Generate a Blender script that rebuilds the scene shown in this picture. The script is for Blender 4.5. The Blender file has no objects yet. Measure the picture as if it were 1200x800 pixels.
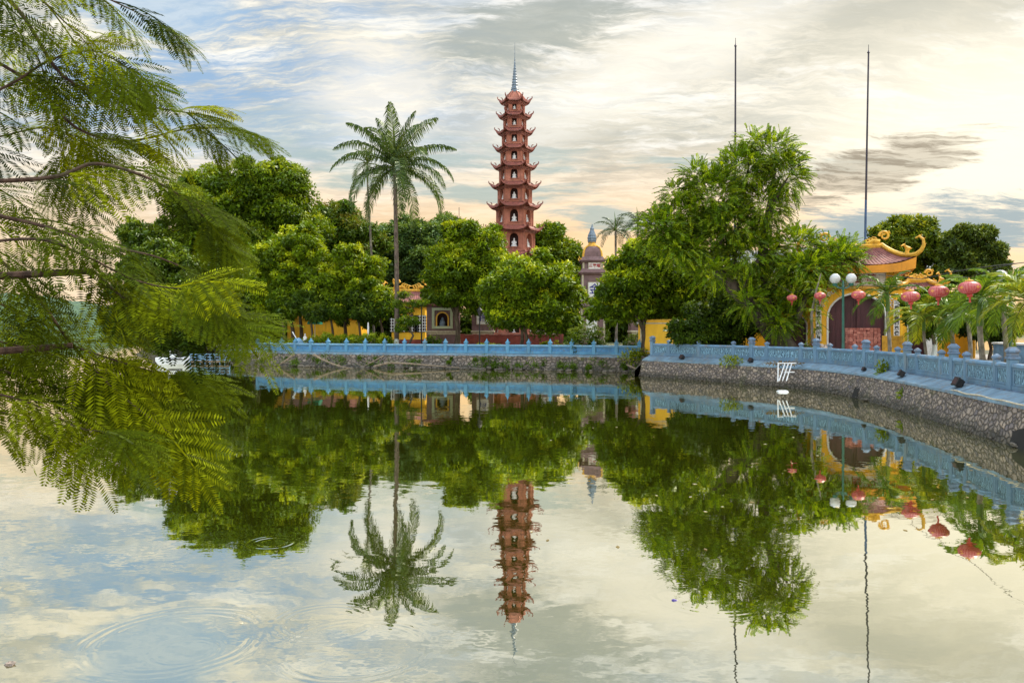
import bpy, math, random
import numpy as np
from mathutils import Vector, Matrix

# ------------------------------------------------------------------ camera, world, sun, exposure
SC = bpy.context.scene
COL = SC.collection
F = 933.0; HOR = 383.0; CH = 3.07          # focal length (px of a 1200 px wide picture), horizon row, eye height (m)
R = math.radians
cam_d = bpy.data.cameras.new('camera'); cam = bpy.data.objects.new('camera', cam_d); COL.objects.link(cam)
cam.location = (0, 0, CH); cam.rotation_euler = (R(90), 0, 0)
cam_d.sensor_width = 36; cam_d.lens = F/1200*36; cam_d.shift_y = -17/1200
cam_d.clip_start = 0.1; cam_d.clip_end = 6000
SC.camera = cam
SUN_AZ, SUN_EL = 52, 48
SUN_STRENGTH, SKY_STRENGTH, EXPOSURE = 5.0, 0.1, 0.36
SC.view_settings.view_transform = 'Standard'; SC.view_settings.look = 'None'
SC.view_settings.exposure = EXPOSURE; SC.view_settings.gamma = 1; SC.view_settings.use_curve_mapping = False
SC.cycles.max_bounces = 6; SC.cycles.diffuse_bounces = 3; SC.cycles.glossy_bounces = 3
SC.cycles.transparent_max_bounces = 8; SC.cycles.use_denoising = True
SC.cycles.sample_clamp_indirect = 6

class NT:
    """small helper round a node tree"""
    def __init__(s, nt):
        s.nt = nt; nt.nodes.clear()
    def n(s, typ, ins=None, **props):
        nd = s.nt.nodes.new(typ)
        for k, v in props.items(): setattr(nd, k, v)
        for k, v in (ins or {}).items(): s.put(nd.inputs[k], v)
        return nd
    def put(s, sock, v):
        if v is None: return
        if hasattr(v, 'is_output') or isinstance(v, bpy.types.NodeSocket): s.nt.links.new(v, sock)
        elif isinstance(v, bpy.types.Node): s.nt.links.new(v.outputs[0], sock)
        else:
            try: sock.default_value = v
            except Exception:
                sock.default_value = tuple(v)+(1,)
    def m(s, op, a, b=None, c=None, clamp=False):
        nd = s.nt.nodes.new('ShaderNodeMath'); nd.operation = op; nd.use_clamp = clamp
        for i, v in enumerate((a, b, c)): s.put(nd.inputs[i], v)
        return nd.outputs[0]
    def v(s, op, a, b=None, scale=None):
        nd = s.nt.nodes.new('ShaderNodeVectorMath'); nd.operation = op
        s.put(nd.inputs[0], a); s.put(nd.inputs[1], b)
        if scale is not None: s.put(nd.inputs['Scale'], scale)
        return nd.outputs['Value'] if op in ('DOT_PRODUCT', 'LENGTH', 'DISTANCE') else nd.outputs[0]
    def mix(s, f, a, b, mode='MIX'):
        nd = s.nt.nodes.new('ShaderNodeMix'); nd.data_type = 'RGBA'; nd.blend_type = mode
        s.put(nd.inputs['Factor'], f)
        for sk, v in ((nd.inputs[6], a), (nd.inputs[7], b)):
            if isinstance(v, (tuple, list)) and len(v) == 3: v = tuple(v)+(1,)
            s.put(sk, v)
        return nd.outputs[2]
    def mr(s, x, a, b, c=0.0, d=1.0, smooth=True):
        nd = s.nt.nodes.new('ShaderNodeMapRange'); nd.interpolation_type = 'SMOOTHSTEP' if smooth else 'LINEAR'
        for i, v in enumerate((x, a, b, c, d)): s.put(nd.inputs[i], v)
        return nd.outputs[0]
    def noise(s, vec, scale=1, detail=4, rough=.5, dist=0, out=0, dim='3D'):
        nd = s.n('ShaderNodeTexNoise', noise_dimensions=dim)
        if vec is not None: s.put(nd.inputs['Vector'], vec)
        nd.inputs['Scale'].default_value = scale; nd.inputs['Detail'].default_value = detail
        nd.inputs['Roughness'].default_value = rough; nd.inputs['Distortion'].default_value = dist
        return nd.outputs[out]
    def mapping(s, vec, loc=(0,0,0), rot=(0,0,0), sc=(1,1,1)):
        nd = s.n('ShaderNodeMapping'); s.put(nd.inputs[0], vec)
        nd.inputs[1].default_value = loc; nd.inputs[2].default_value = rot; nd.inputs[3].default_value = sc
        return nd.outputs[0]

def srgb(r, g, b):
    return tuple((c/255/12.92 if c/255 <= .04045 else ((c/255+.055)/1.055)**2.4) for c in (r, g, b))

def build_world():
    w = bpy.data.worlds.new('World'); SC.world = w; w.use_nodes = True
    t = NT(w.node_tree)
    tc = t.n('ShaderNodeTexCoord').outputs['Generated']
    sky = t.n('ShaderNodeTexSky', sky_type='NISHITA', sun_disc=False, sun_elevation=R(SUN_EL), sun_rotation=R(SUN_AZ),
              air_density=1.0, dust_density=1.5, ozone_density=1.5).outputs[0]
    D = t.v('NORMALIZE', tc)
    sp = t.n('ShaderNodeSeparateXYZ', {0: D}); x, y, z = sp.outputs
    el = t.m('MULTIPLY', t.m('ARCSINE', z), 57.29578)
    az = t.m('MULTIPLY', t.m('ARCTAN2', x, y), 57.29578)
    zc = t.m('ADD', t.m('MAXIMUM', z, 0.0), 0.17)
    P = t.n('ShaderNodeCombineXYZ', {0: t.m('DIVIDE', x, zc), 1: t.m('DIVIDE', y, zc), 2: 0.0}).outputs[0]
    wp = t.v('SCALE', t.v('SUBTRACT', t.noise(P, 1.6, 5, .6, out=1), (.5, .5, .5)), scale=.30)
    P2 = t.v('ADD', P, wp)
    PA = t.mapping(P2, loc=(3.1, 1.7, 0), rot=(0, 0, R(-32)), sc=(0.75, 1.9, 1))
    big = t.noise(PA, 0.85, 10, .64)                       # large light / dark masses
    PB = t.mapping(P2, loc=(7.3, -2.2, 4), rot=(0, 0, R(24)), sc=(1.0, 2.6, 1))
    mid = t.noise(PB, 2.1, 10, .68)
    fine = t.noise(t.mapping(P2, rot=(0, 0, R(-50)), sc=(1.4, 5.0, 1)), 4.2, 8, .72)
    # angular ellipse mask, edges broken by the noise
    def blob(a0, e0, ra, re, tilt=0.0, rag=1.0, lo=1.25, hi=.55):
        da = t.m('SUBTRACT', az, a0); de = t.m('SUBTRACT', el, e0)
        ct, st = math.cos(R(tilt)), math.sin(R(tilt))
        p = t.m('DIVIDE', t.m('ADD', t.m('MULTIPLY', da, ct), t.m('MULTIPLY', de, st)), ra)
        q = t.m('DIVIDE', t.m('SUBTRACT', t.m('MULTIPLY', de, ct), t.m('MULTIPLY', da, st)), re)
        rr = t.m('SQRT', t.m('ADD', t.m('MULTIPLY', p, p), t.m('MULTIPLY', q, q)))
        rr = t.m('ADD', rr, t.m('MULTIPLY', t.m('SUBTRACT', mid, .5), 2.6*rag))
        rr = t.m('ADD', rr, t.m('MULTIPLY', t.m('SUBTRACT', fine, .5), 1.1*rag))
        return t.mr(rr, lo, hi)
    cream = srgb(241, 234, 216); white = srgb(250, 247, 238); grey = srgb(150, 158, 155)
    dull = srgb(206, 201, 184); teal = srgb(150, 172, 170); peach = srgb(248, 204, 148); blue = srgb(138, 172, 206)
    c = t.mix(t.mr(big, .40, .62), dull, cream)
    c = t.mix(t.m('MULTIPLY', t.mr(mid, .48, .64), .8), c, white)
    c = t.mix(t.m('MULTIPLY', t.mr(fine, .54, .38), .34), c, grey)
    c = t.mix(t.m('MULTIPLY', t.mr(fine, .52, .66), .5), c, white)
    c = t.mix(t.m('MULTIPLY', t.mr(mid, .47, .33), .55), c, grey)
    # warm band towards the horizon
    c = t.v('SCALE', c, scale=.93)
    c = t.mix(t.m('MULTIPLY', t.mr(el, 14.0, 4.0), t.mr(az, -32.0, 0.0, .5, .92)), c, peach)
    # blue gaps upper left and overhead
    upleft = t.m('MULTIPLY', t.mr(az, 8.0, -22.0), t.mr(el, 8.0, 15.0))
    over = t.mr(el, 19.0, 30.0)
    gap = t.m('MULTIPLY', t.m('MAXIMUM', upleft, t.m('MULTIPLY', over, .8)), t.mr(t.m('ADD', t.m('MULTIPLY', big, .6), t.m('MULTIPLY', fine, .4)), .58, .44))
    c = t.mix(t.m('MULTIPLY', gap, .9), c, blue)
    # thin blue-green streaks low in the sky
    st = t.m('MULTIPLY', t.m('MULTIPLY', t.mr(el, 3.0, 6.0), t.mr(el, 15.0, 11.0)), t.mr(t.noise(t.mapping(P2, loc=(1, 5, 2), sc=(.8, 2.2, 1)), 1.3, 7, .6), .52, .62))
    c = t.mix(t.m('MULTIPLY', st, .75), c, teal)
    # named cloud masses of this evening
    c = t.mix(t.m('MULTIPLY', blob(3, 21.5, 9, 3.0, 12, 1.5), .75), c, srgb(158, 164, 156))
    c = t.mix(t.m('MULTIPLY', blob(10, 18.0, 12, 2.2, 22, 1.8, 1.5, .3), .55), c, srgb(250, 244, 230))
    c = t.mix(t.m('MULTIPLY', blob(-9.5, 15.0, 4.5, 4.5, -25, 1.3), .65), c, srgb(246, 238, 222))
    c = t.mix(t.m('MULTIPLY', blob(-24, 21, 5, 3.0, 0, .8), .7), c, srgb(160, 188, 214))
    c = t.mix(t.m('MULTIPLY', blob(-16, 13.0, 6, 2.0, 8, .8), .45), c, srgb(170, 185, 186))
    c = t.mix(t.m('MULTIPLY', blob(29, 19.5, 10, 2.2, 8, .8), .55), c, srgb(190, 186, 168))
    glow = t.m('ADD', blob(31.5, 11.0, 12, 6.5, 0, .35, 1.5, .2), 0.0)
    c = t.mix(t.m('MULTIPLY', glow, .9), c, srgb(252, 243, 220))
    c = t.mix(t.m('MULTIPLY', blob(24.6, 10.4, 5.8, 1.5, 14, 1.5), t.mr(fine, .38, .55, .95, .5)), c, srgb(150, 138, 118))
    c = t.mix(t.m('MULTIPLY', blob(28, 5.9, 9.5, 1.9, 3, 1.3), .95), c, srgb(150, 164, 168))
    c = t.mix(t.m('MULTIPLY', blob(22, 4.2, 10, 1.2, 0, .9), .8), c, srgb(172, 186, 190))
    # brightness: slightly up round the veiled sun; fill added overhead and behind to light the trees
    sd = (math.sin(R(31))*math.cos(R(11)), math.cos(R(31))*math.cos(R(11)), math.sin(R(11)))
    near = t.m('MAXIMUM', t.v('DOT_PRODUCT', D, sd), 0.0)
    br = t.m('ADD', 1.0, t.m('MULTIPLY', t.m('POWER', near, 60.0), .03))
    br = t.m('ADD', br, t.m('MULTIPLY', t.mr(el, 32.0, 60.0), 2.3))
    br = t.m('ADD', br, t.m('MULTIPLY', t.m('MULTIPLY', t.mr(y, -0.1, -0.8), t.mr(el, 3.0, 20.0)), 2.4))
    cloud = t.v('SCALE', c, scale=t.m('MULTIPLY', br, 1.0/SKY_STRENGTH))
    cover = t.m('SUBTRACT', .97, t.m('MULTIPLY', gap, .12))
    below = t.mr(z, -0.02, 0.0)
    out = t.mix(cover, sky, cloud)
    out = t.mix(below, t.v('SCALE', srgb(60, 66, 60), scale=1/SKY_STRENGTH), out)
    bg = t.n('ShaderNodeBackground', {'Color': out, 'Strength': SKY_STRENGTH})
    o = t.n('ShaderNodeOutputWorld', {0: bg.outputs[0]})
build_world()
sun_d = bpy.data.lights.new('sun', 'SUN'); sun_d.energy = SUN_STRENGTH; sun_d.angle = R(10); sun_d.color = (1.0, .90, .74)
sun = bpy.data.objects.new('sun', sun_d); COL.objects.link(sun)
sun.rotation_euler = Vector((math.sin(R(SUN_AZ))*math.cos(R(SUN_EL)), math.cos(R(SUN_AZ))*math.cos(R(SUN_EL)), math.sin(R(SUN_EL)))).to_track_quat('Z', 'Y').to_euler()
sun.location = (60, 60, 60)

# ------------------------------------------------------------------ placement helpers
def X(px, d): return (px-600.0)/F*d
def Z(py, d): return CH-(py-HOR)/F*d
def W(px, py, d): return Vector((X(px, d), d, Z(py, d)))
def S(pix, d): return pix/F*d

# ------------------------------------------------------------------ mesh helpers
class MB:
    def __init__(s): s.v = []; s.f = []; s.mi = []; s.M = None
    def pt(s, p):
        if s.M is not None: p = s.M @ Vector(p)
        s.v.append(tuple(p)); return len(s.v)-1
    def face(s, ids, m=0): s.f.append(tuple(ids)); s.mi.append(m)
    def poly(s, pts, m=0): s.face([s.pt(p) for p in pts], m)
    def box(s, c, size, m=0, rz=0, taper=1.0, bev=0.0):
        cx, cy, cz = c; a, b, h = size[0]/2, size[1]/2, size[2]/2
        Rm = Matrix.Rotation(rz, 3, 'Z')
        def ring(z, k, ins):
            ax, by = a*k-ins, b*k-ins
            if bev <= 0: pr = [(-ax, -by), (ax, -by), (ax, by), (-ax, by)]
            else:
                e = min(bev, ax*.9, by*.9)
                pr = [(-ax+e, -by), (ax-e, -by), (ax, -by+e), (ax, by-e), (ax-e, by), (-ax+e, by), (-ax, by-e), (-ax, -by+e)]
            return [s.pt(Vector((cx, cy, cz+z))+Rm @ Vector((p[0], p[1], 0))) for p in pr]
        if bev <= 0: rs = [ring(-h, 1, 0), ring(h, taper, 0)]
        else: rs = [ring(-h, 1, bev*.7), ring(-h+bev, 1, 0), ring(h-bev, taper, 0), ring(h, taper, bev*.7)]
        n = len(rs[0])
        for r0, r1 in zip(rs, rs[1:]):
            for i in range(n): s.face((r0[i], r0[(i+1) % n], r1[(i+1) % n], r1[i]), m)
        s.face(rs[0][::-1], m); s.face(rs[-1], m)
    def lathe(s, prof, n=16, c=(0, 0, 0), m=0, rot=0.0, sx=1, sy=1, ribs=None):
        rings = []
        for r, z in prof:
            rings.append([s.pt((c[0]+sx*r*math.cos(rot+2*math.pi*i/n)*(1 if ribs is None else ribs(i)), c[1]+sy*r*math.sin(rot+2*math.pi*i/n)*(1 if ribs is None else ribs(i)), c[2]+z)) for i in range(n)])
        for r0, r1 in zip(rings, rings[1:]):
            for i in range(n): s.face((r0[i], r0[(i+1) % n], r1[(i+1) % n], r1[i]), m)
        s.face(rings[0][::-1], m); s.face(rings[-1], m)
    def tube(s, pts, rad, n=8, m=0, wob=0.0, rng=None):
        pts = [Vector(p) for p in pts]
        if not hasattr(rad, '__len__'): rad = [rad]*len(pts)
        prev = None; rings = []
        for i, p in enumerate(pts):
            d = (pts[min(i+1, len(pts)-1)]-pts[max(i-1, 0)])
            d = d.normalized() if d.length > 1e-9 else Vector((0, 0, 1))
            if prev is None:
                u = d.orthogonal().normalized()
            else:
                u = (prev-d*prev.dot(d)); u = u.normalized() if u.length > 1e-6 else d.orthogonal().normalized()
            prev = u; w = d.cross(u)
            rr = []
            for k in range(n):
                a = 2*math.pi*k/n; q = rad[i]*(1+(wob*(rng.random()-.5) if rng else 0))
                rr.append(s.pt(p+(u*math.cos(a)+w*math.sin(a))*q))
            rings.append(rr)
        for r0, r1 in zip(rings, rings[1:]):
            for i in range(n): s.face((r0[i], r0[(i+1) % n], r1[(i+1) % n], r1[i]), m)
        s.face(rings[0][::-1], m); s.face(rings[-1], m)
    def prism(s, outline, y0, y1, m=0):
        """outline of (x, z) extruded along y"""
        a = [s.pt((p[0], y0, p[1])) for p in outline]; b = [s.pt((p[0], y1, p[1])) for p in outline]; n = len(a)
        for i in range(n): s.face((a[i], a[(i+1) % n], b[(i+1) % n], b[i]), m)
        s.face(a[::-1], m); s.face(b, m)
    def grid(s, P, m=0):
        ids = [[s.pt(p) for p in row] for row in P]
        for i in range(len(ids)-1):
            for j in range(len(ids[0])-1):
                s.face((ids[i][j], ids[i][j+1], ids[i+1][j+1], ids[i+1][j]), m)
    def build(s, name, mats, parent=None, smooth=False, loc=None, rz=None):
        me = bpy.data.meshes.new(name); me.from_pydata(s.v, [], s.f)
        if not isinstance(mats, (list, tuple)): mats = [mats]
        for q in mats: me.materials.append(q)
        if len(mats) > 1: me.polygons.foreach_set('material_index', s.mi)
        if smooth:
            me.polygons.foreach_set('use_smooth', [True]*len(me.polygons))
            try: me.set_sharp_from_angle(angle=R(38))
            except Exception: pass
        me.update()
        o = bpy.data.objects.new(name, me); COL.objects.link(o)
        if parent: o.parent = parent
        if loc is not None: o.location = loc
        if rz is not None: o.rotation_euler = (0, 0, rz)
        return o

def tag(o, label=None, cat=None, group=None, kind=None):
    if label: o['label'] = label
    if cat: o['category'] = cat
    if group: o['group'] = group
    if kind: o['kind'] = kind
    return o
def thing(name, label, cat, loc=(0, 0, 0), rz=0, group=None):
    o = bpy.data.objects.new(name, None); COL.objects.link(o); o.location = loc; o.rotation_euler = (0, 0, rz)
    o.empty_display_size = .2
    return tag(o, label, cat, group)
def copy_tree(o, parent=None):
    c = o.copy(); COL.objects.link(c)
    if parent: c.parent = parent
    for ch in list(o.children): copy_tree(ch, c)
    return c

def quad_mesh(name, V, tint, mat, parent=None):
    """V: (N,4,3) array, tint: (N,3) colours"""
    n = len(V)
    me = bpy.data.meshes.new(name)
    me.vertices.add(n*4); me.vertices.foreach_set('co', np.ascontiguousarray(V, dtype=np.float32).ravel())
    me.loops.add(n*4); me.loops.foreach_set('vertex_index', np.arange(n*4, dtype=np.int32))
    me.polygons.add(n); me.polygons.foreach_set('loop_start', np.arange(0, n*4, 4, dtype=np.int32))
    me.update(calc_edges=True)
    at = me.attributes.new('tint', 'FLOAT_COLOR', 'POINT')
    c4 = np.ones((n*4, 4), dtype=np.float32); c4[:, :3] = np.repeat(tint, 4, axis=0)
    at.data.foreach_set('color', c4.ravel())
    me.materials.append(mat); me.validate()
    o = bpy.data.objects.new(name, me); COL.objects.link(o)
    if parent: o.parent = parent
    return o

# ------------------------------------------------------------------ materials
def newmat(name):
    m = bpy.data.materials.new(name); m.use_nodes = True
    return m, NT(m.node_tree)
def finish(t, sh): t.n('ShaderNodeOutputMaterial', {0: sh})
def coat(name, col, rough=.6, var=.25, scale=3.0, dirt=None, dirt_amt=.35, bump=.15, bscale=30, metal=0.0, spec=.4, streak=False):
    """painted / plastered / stone-like surface: colour mottling, dirt patches and fine relief"""
    m, t = newmat(name)
    ob = t.n('ShaderNodeNewGeometry').outputs['Position']
    vec = t.mapping(ob, sc=(1, 1, .18)) if streak else ob
    n1 = t.noise(vec, scale, 6, .6); n2 = t.noise(ob, scale*5, 4, .6)
    dk = tuple(c*(1-var) for c in col); lt = tuple(min(1, c*(1+var*.6)) for c in col)
    c = t.mix(t.mr(n1, .3, .7), dk, lt)
    c = t.mix(t.m('MULTIPLY', t.mr(n2, .35, .7), .25), c, tuple(x*.7 for x in col))
    if dirt:
        c = t.mix(t.m('MULTIPLY', t.mr(t.noise(vec, scale*1.7, 8, .7), .48, .64), min(1, dirt_amt*1.35)), c, dirt)
        c = t.mix(t.m('MULTIPLY', t.mr(t.noise(t.mapping(ob, sc=(1, 1, .08)), 5.5, 5, .7), .56, .70), dirt_amt*.8), c, tuple(x*.45 for x in dirt))
    bp = t.n('ShaderNodeBump', {'Strength': bump, 'Distance': .02, 'Height': t.noise(ob, bscale, 5, .6)})
    p = t.n('ShaderNodeBsdfPrincipled', {'Base Color': c, 'Roughness': rough, 'Metallic': metal, 'Normal': bp.outputs[0], 'Specular IOR Level': spec})
    finish(t, p.outputs[0]); return m
def leafmat(name, trans=.34, gloss=.06, rough=.5, warm=(1.25, 1.1, .45)):
    m, t = newmat(name)
    a = t.n('ShaderNodeAttribute', attribute_name='tint').outputs['Color']
    rnd = t.n('ShaderNodeNewGeometry').outputs['Random Per Island']
    a = t.v('SCALE', a, scale=t.m('ADD', .72, t.m('MULTIPLY', rnd, .56)))
    tr = t.v('MULTIPLY', a, warm)
    s = t.n('ShaderNodeMixShader', {0: trans, 1: t.n('ShaderNodeBsdfDiffuse', {'Color': a}).outputs[0], 2: t.n('ShaderNodeBsdfTranslucent', {'Color': tr}).outputs[0]})
    lw = t.n('ShaderNodeLayerWeight', {'Blend': .25}).outputs['Fresnel']
    g = t.n('ShaderNodeBsdfGlossy', {'Color': (.75, .8, .7, 1), 'Roughness': rough})
    s2 = t.n('ShaderNodeMixShader', {0: t.m('MULTIPLY', lw, gloss), 1: s.outputs[0], 2: g.outputs[0]})
    finish(t, s2.outputs[0]); return m
def barkmat(name, col, paint=None, scale=6):
    m, t = newmat(name)
    ob = t.n('ShaderNodeTexCoord').outputs['Object']
    n1 = t.noise(t.mapping(ob, sc=(1, 1, .25)), scale, 7, .65)
    c = t.mix(t.mr(n1, .35, .65), tuple(x*.5 for x in col), tuple(min(1, x*1.35) for x in col))
    c = t.mix(t.m('MULTIPLY', t.mr(t.noise(ob, 2.2, 5, .6), .5, .65), .5), c, (.10, .11, .05, 1))
    if paint:
        z = t.n('ShaderNodeSeparateXYZ', {0: ob}).outputs[2]
        c = t.mix(t.m('MULTIPLY', t.mr(t.m('ADD', z, t.m('MULTIPLY', t.noise(ob, 6, 4, .6), .3)), paint+.2, paint+.08), .85), c, (.6, .66, .64, 1))
    bp = t.n('ShaderNodeBump', {'Strength': .7, 'Distance': .04, 'Height': n1})
    p = t.n('ShaderNodeBsdfPrincipled', {'Base Color': c, 'Roughness': .85, 'Normal': bp.outputs[0], 'Specular IOR Level': .2})
    finish(t, p.outputs[0]); return m
def stonemat(name, scale=3.6, a=(.36, .30, .25), b=(.17, .15, .16), mortar=(.07, .065, .055), moss=0.3):
    m, t = newmat(name)
    ob = t.n('ShaderNodeTexCoord').outputs['Object']
    w = t.v('ADD', ob, t.v('SCALE', t.v('SUBTRACT', t.noise(ob, 2.5, 3, .5, out=1), (.5, .5, .5)), scale=.25))
    w = t.mapping(w, sc=(1, 1, 1.25))
    v1 = t.n('ShaderNodeTexVoronoi', {'Vector': w, 'Scale': scale, 'Randomness': .9})
    v2 = t.n('ShaderNodeTexVoronoi', {'Vector': w, 'Scale': scale, 'Randomness': .9}, feature='DISTANCE_TO_EDGE')
    cs = t.n('ShaderNodeSeparateColor', {0: v1.outputs['Color']})
    c = t.mix(cs.outputs[0], a, b)
    c = t.mix(t.m('MULTIPLY', cs.outputs[1], .45), c, (.42, .33, .25, 1))
    c = t.mix(t.m('MULTIPLY', t.mr(t.noise(ob, 22, 5, .65), .4, .7), .45), c, tuple(x*.45 for x in b))
    edge = t.mr(t.m('ADD', v2.outputs['Distance'], t.m('MULTIPLY', t.m('SUBTRACT', t.noise(ob, 9, 4, .6), .5), .09)), .0, .09)
    c = t.mix(edge, mortar, c)
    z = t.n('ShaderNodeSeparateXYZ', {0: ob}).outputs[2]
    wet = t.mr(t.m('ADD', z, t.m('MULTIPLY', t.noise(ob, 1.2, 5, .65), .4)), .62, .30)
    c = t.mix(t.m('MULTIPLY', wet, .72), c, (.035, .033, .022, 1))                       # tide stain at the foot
    c = t.mix(t.m('MULTIPLY', t.mr(t.noise(ob, .9, 6, .65), .54, .68), moss), c, (.07, .085, .02, 1))
    h = t.m('ADD', t.m('MULTIPLY', t.mr(v2.outputs['Distance'], 0, .22), 1.0), t.m('MULTIPLY', t.noise(ob, 18, 5, .6), .3))
    bp = t.n('ShaderNodeBump', {'Strength': 1.0, 'Distance': .10, 'Height': h})
    p = t.n('ShaderNodeBsdfPrincipled', {'Base Color': c, 'Roughness': t.mr(wet, 0, 1, .85, .5), 'Normal': bp.outputs[0], 'Specular IOR Level': .3})
    finish(t, p.outputs[0]); return m
def brickmat(name, c1, c2, mort, bw=.24, bh=.075, rough=.8, rotx=True):
    m, t = newmat(name)
    ob = t.n('ShaderNodeTexCoord').outputs['Object']
    sp = t.n('ShaderNodeSeparateXYZ', {0: ob})
    u = t.m('ADD', sp.outputs[0], t.m('MULTIPLY', sp.outputs[1], .93))
    uv = t.n('ShaderNodeCombineXYZ', {0: u, 1: sp.outputs[2], 2: 0.0}).outputs[0]
    b = t.n('ShaderNodeTexBrick', {'Vector': uv, 'Color1': tuple(c1)+(1,), 'Color2': tuple(c2)+(1,), 'Mortar': tuple(mort)+(1,), 'Scale': 1.0,
                                  'Mortar Size': .008, 'Brick Width': bw, 'Row Height': bh})
    gp_ = t.n('ShaderNodeNewGeometry').outputs['Position']
    c = t.mix(t.m('MULTIPLY', t.mr(t.noise(gp_, 1.1, 8, .7), .42, .66), .55), b.outputs[0], tuple(x*.45 for x in c1))
    c = t.mix(t.m('MULTIPLY', t.mr(t.noise(t.mapping(gp_, loc=(9, 2, 5)), .6, 6, .65), .5, .66), .35), c, tuple(min(1, x*1.5+.03) for x in c1))
    c = t.mix(t.m('MULTIPLY', t.mr(t.noise(t.mapping(gp_, sc=(1, 1, .15)), 3.0, 5, .65), .53, .68), .55), c, (.06, .05, .045, 1))
    bp = t.n('ShaderNodeBump', {'Strength': .4, 'Distance': .02, 'Height': b.outputs['Fac']}, invert=True)
    p = t.n('ShaderNodeBsdfPrincipled', {'Base Color': c, 'Roughness': rough, 'Normal': bp.outputs[0], 'Specular IOR Level': .25})
    finish(t, p.outputs[0]); return m

M = {}
M['leaf'] = leafmat('tree_leaf'); M['feather'] = leafmat('feathery_leaf', .42, .05); M['near_leaf'] = leafmat('near_leaf', .36, .05, warm=(1.5, 1.2, .35))
M['palm'] = leafmat('palm_leaf', .38, .10, .45)
M['bark'] = barkmat('bark', (.085, .062, .045)); M['bark_grey'] = barkmat('bark_grey', (.17, .145, .12))
M['bark_dark'] = barkmat('gnarled_dark_bark', (.075, .058, .045), scale=4); M['palm_bark'] = barkmat('palm_bark', (.105, .078, .064), paint=1.0, scale=9); M['areca_bark'] = barkmat('areca_bark', (.24, .21, .17), scale=10)
M['white_trunk'] = barkmat('whitewashed_bark', (.13, .10, .08), paint=.9)
M['green_stem'] = coat('green_palm_stem', (.10, .19, .035), .4, .3, 2)
M['near_bark'] = barkmat('near_bark', (.075, .045, .032), scale=40)
BLUE = (.115, .215, .32)
M['blue'] = coat('blue_painted_concrete', BLUE, .62, .22, 1.3, (.17, .20, .20), .5, .35, 24, streak=True)
M['blue_far'] = coat('blue_painted_concrete_bright', (.075, .23, .38), .62, .22, 1.3, (.12, .17, .20), .4, .35, 24, streak=True)
M['rail_far'] = coat('pale_blue_rail', (.15, .32, .47), .6, .2, 1.5, (.2, .25, .28), .5, .3, 24)
M['panel_far'] = coat('recessed_blue_panel', (.05, .19, .38), .65, .3, 4, (.10, .14, .16), .5, .6, 14)  # blue darkened against the posts, recess shade put into the colour
M['blue_rail'] = coat('weathered_blue_rail', (.14, .26, .40), .7, .25, 2.0, (.20, .20, .21), .6, .3, 24)
M['cap_grey'] = coat('weathered_blue_grey_cap', (.12, .19, .29), .75, .3, 3.0, (.12, .12, .13), .7, .3, 30)
M['ledge'] = coat('pale_blue_ledge_paving', (.16, .25, .33), .9, .25, 1.6, (.16, .16, .16), .5, .25, 14)
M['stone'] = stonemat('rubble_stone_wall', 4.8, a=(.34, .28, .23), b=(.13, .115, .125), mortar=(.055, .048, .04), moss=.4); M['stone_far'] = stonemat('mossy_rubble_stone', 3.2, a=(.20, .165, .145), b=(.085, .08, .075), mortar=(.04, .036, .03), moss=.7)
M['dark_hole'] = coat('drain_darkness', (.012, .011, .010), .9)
M['pagoda'] = brickmat('red_terracotta_brick', (.40, .15, .10), (.34, .125, .085), (.27, .12, .09), .5, .16)
M['pagoda_roof'] = coat('red_clay_eaves', (.25, .075, .055), .6, .3, 3, (.09, .04, .045), .5, .5, 16)
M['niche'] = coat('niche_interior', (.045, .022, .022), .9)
M['spire'] = coat('grey_glazed_spire', (.16, .21, .27), .45, .3, 4, (.08, .08, .1), .4)
M['white'] = coat('white_plaster', (.72, .71, .68), .6, .08, 3, (.4, .38, .34), .3)
M['statue'] = coat('white_stone_statue', (.62, .61, .61), .5, .08, 8)
M['brownbrick'] = brickmat('brown_purple_brick', (.235, .145, .14), (.19, .115, .12), (.12, .08, .08), .26, .08)
M['cream'] = coat('cream_stone_trim', (.48, .42, .30), .65, .2, 4, (.2, .15, .1), .4)
M['gold'] = coat('yellow_ochre_trim', (.70, .38, .035), .55, .22, 3, (.25, .12, .02), .35)
M['yellow'] = coat('yellow_ochre_plaster', (.86, .47, .02), .6, .14, .8, (.42, .24, .03), .3, streak=True)
M['orange'] = coat('orange_plaster', (.68, .27, .02), .6, .12, .8, (.35, .15, .02), .3)
M['pale_green'] = coat('pale_green_frame', (.42, .46, .30), .6, .12, 5)
M['door'] = coat('maroon_wood', (.075, .020, .026), .5, .3, 3, (.03, .01, .012), .4, .3, 20, streak=True)
M['redwall'] = brickmat('red_low_wall', (.28, .06, .04), (.22, .045, .035), (.12, .05, .04), .3, .1)
M['ink'] = coat('blue_ink', (.03, .03, .20), .6); M['red_ink'] = coat('red_ink', (.33, .03, .03), .6); M['black_ink'] = coat('black_ink', (.012, .012, .014), .6)
M['lamp_green'] = coat('dark_green_enamel', (.012, .10, .075), .35, .25, 5, spec=.6)
M['black'] = coat('black_metal', (.015, .015, .016), .45, .3, 5)
M['globe'] = coat('milky_lamp_globe', (.46, .47, .47), .12, .06, 2, (.3, .31, .31), .3, .02, 10, spec=.8)
M['pole'] = coat('dark_steel_pole', (.045, .04, .055), .4, .3, 2, metal=.5)
M['pole_blue'] = coat('blue_steel_pole', (.04, .09, .2), .4, .3, 2)
M['cable'] = coat('cable', (.03, .03, .03), .6)
M['white_metal'] = coat('white_painted_metal', (.65, .66, .68), .4, .15, 6, (.3, .25, .2), .4)
M['rock'] = coat('garden_rock', (.24, .19, .16), .85, .4, 4, (.08, .07, .06), .5, .8, 8)
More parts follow.
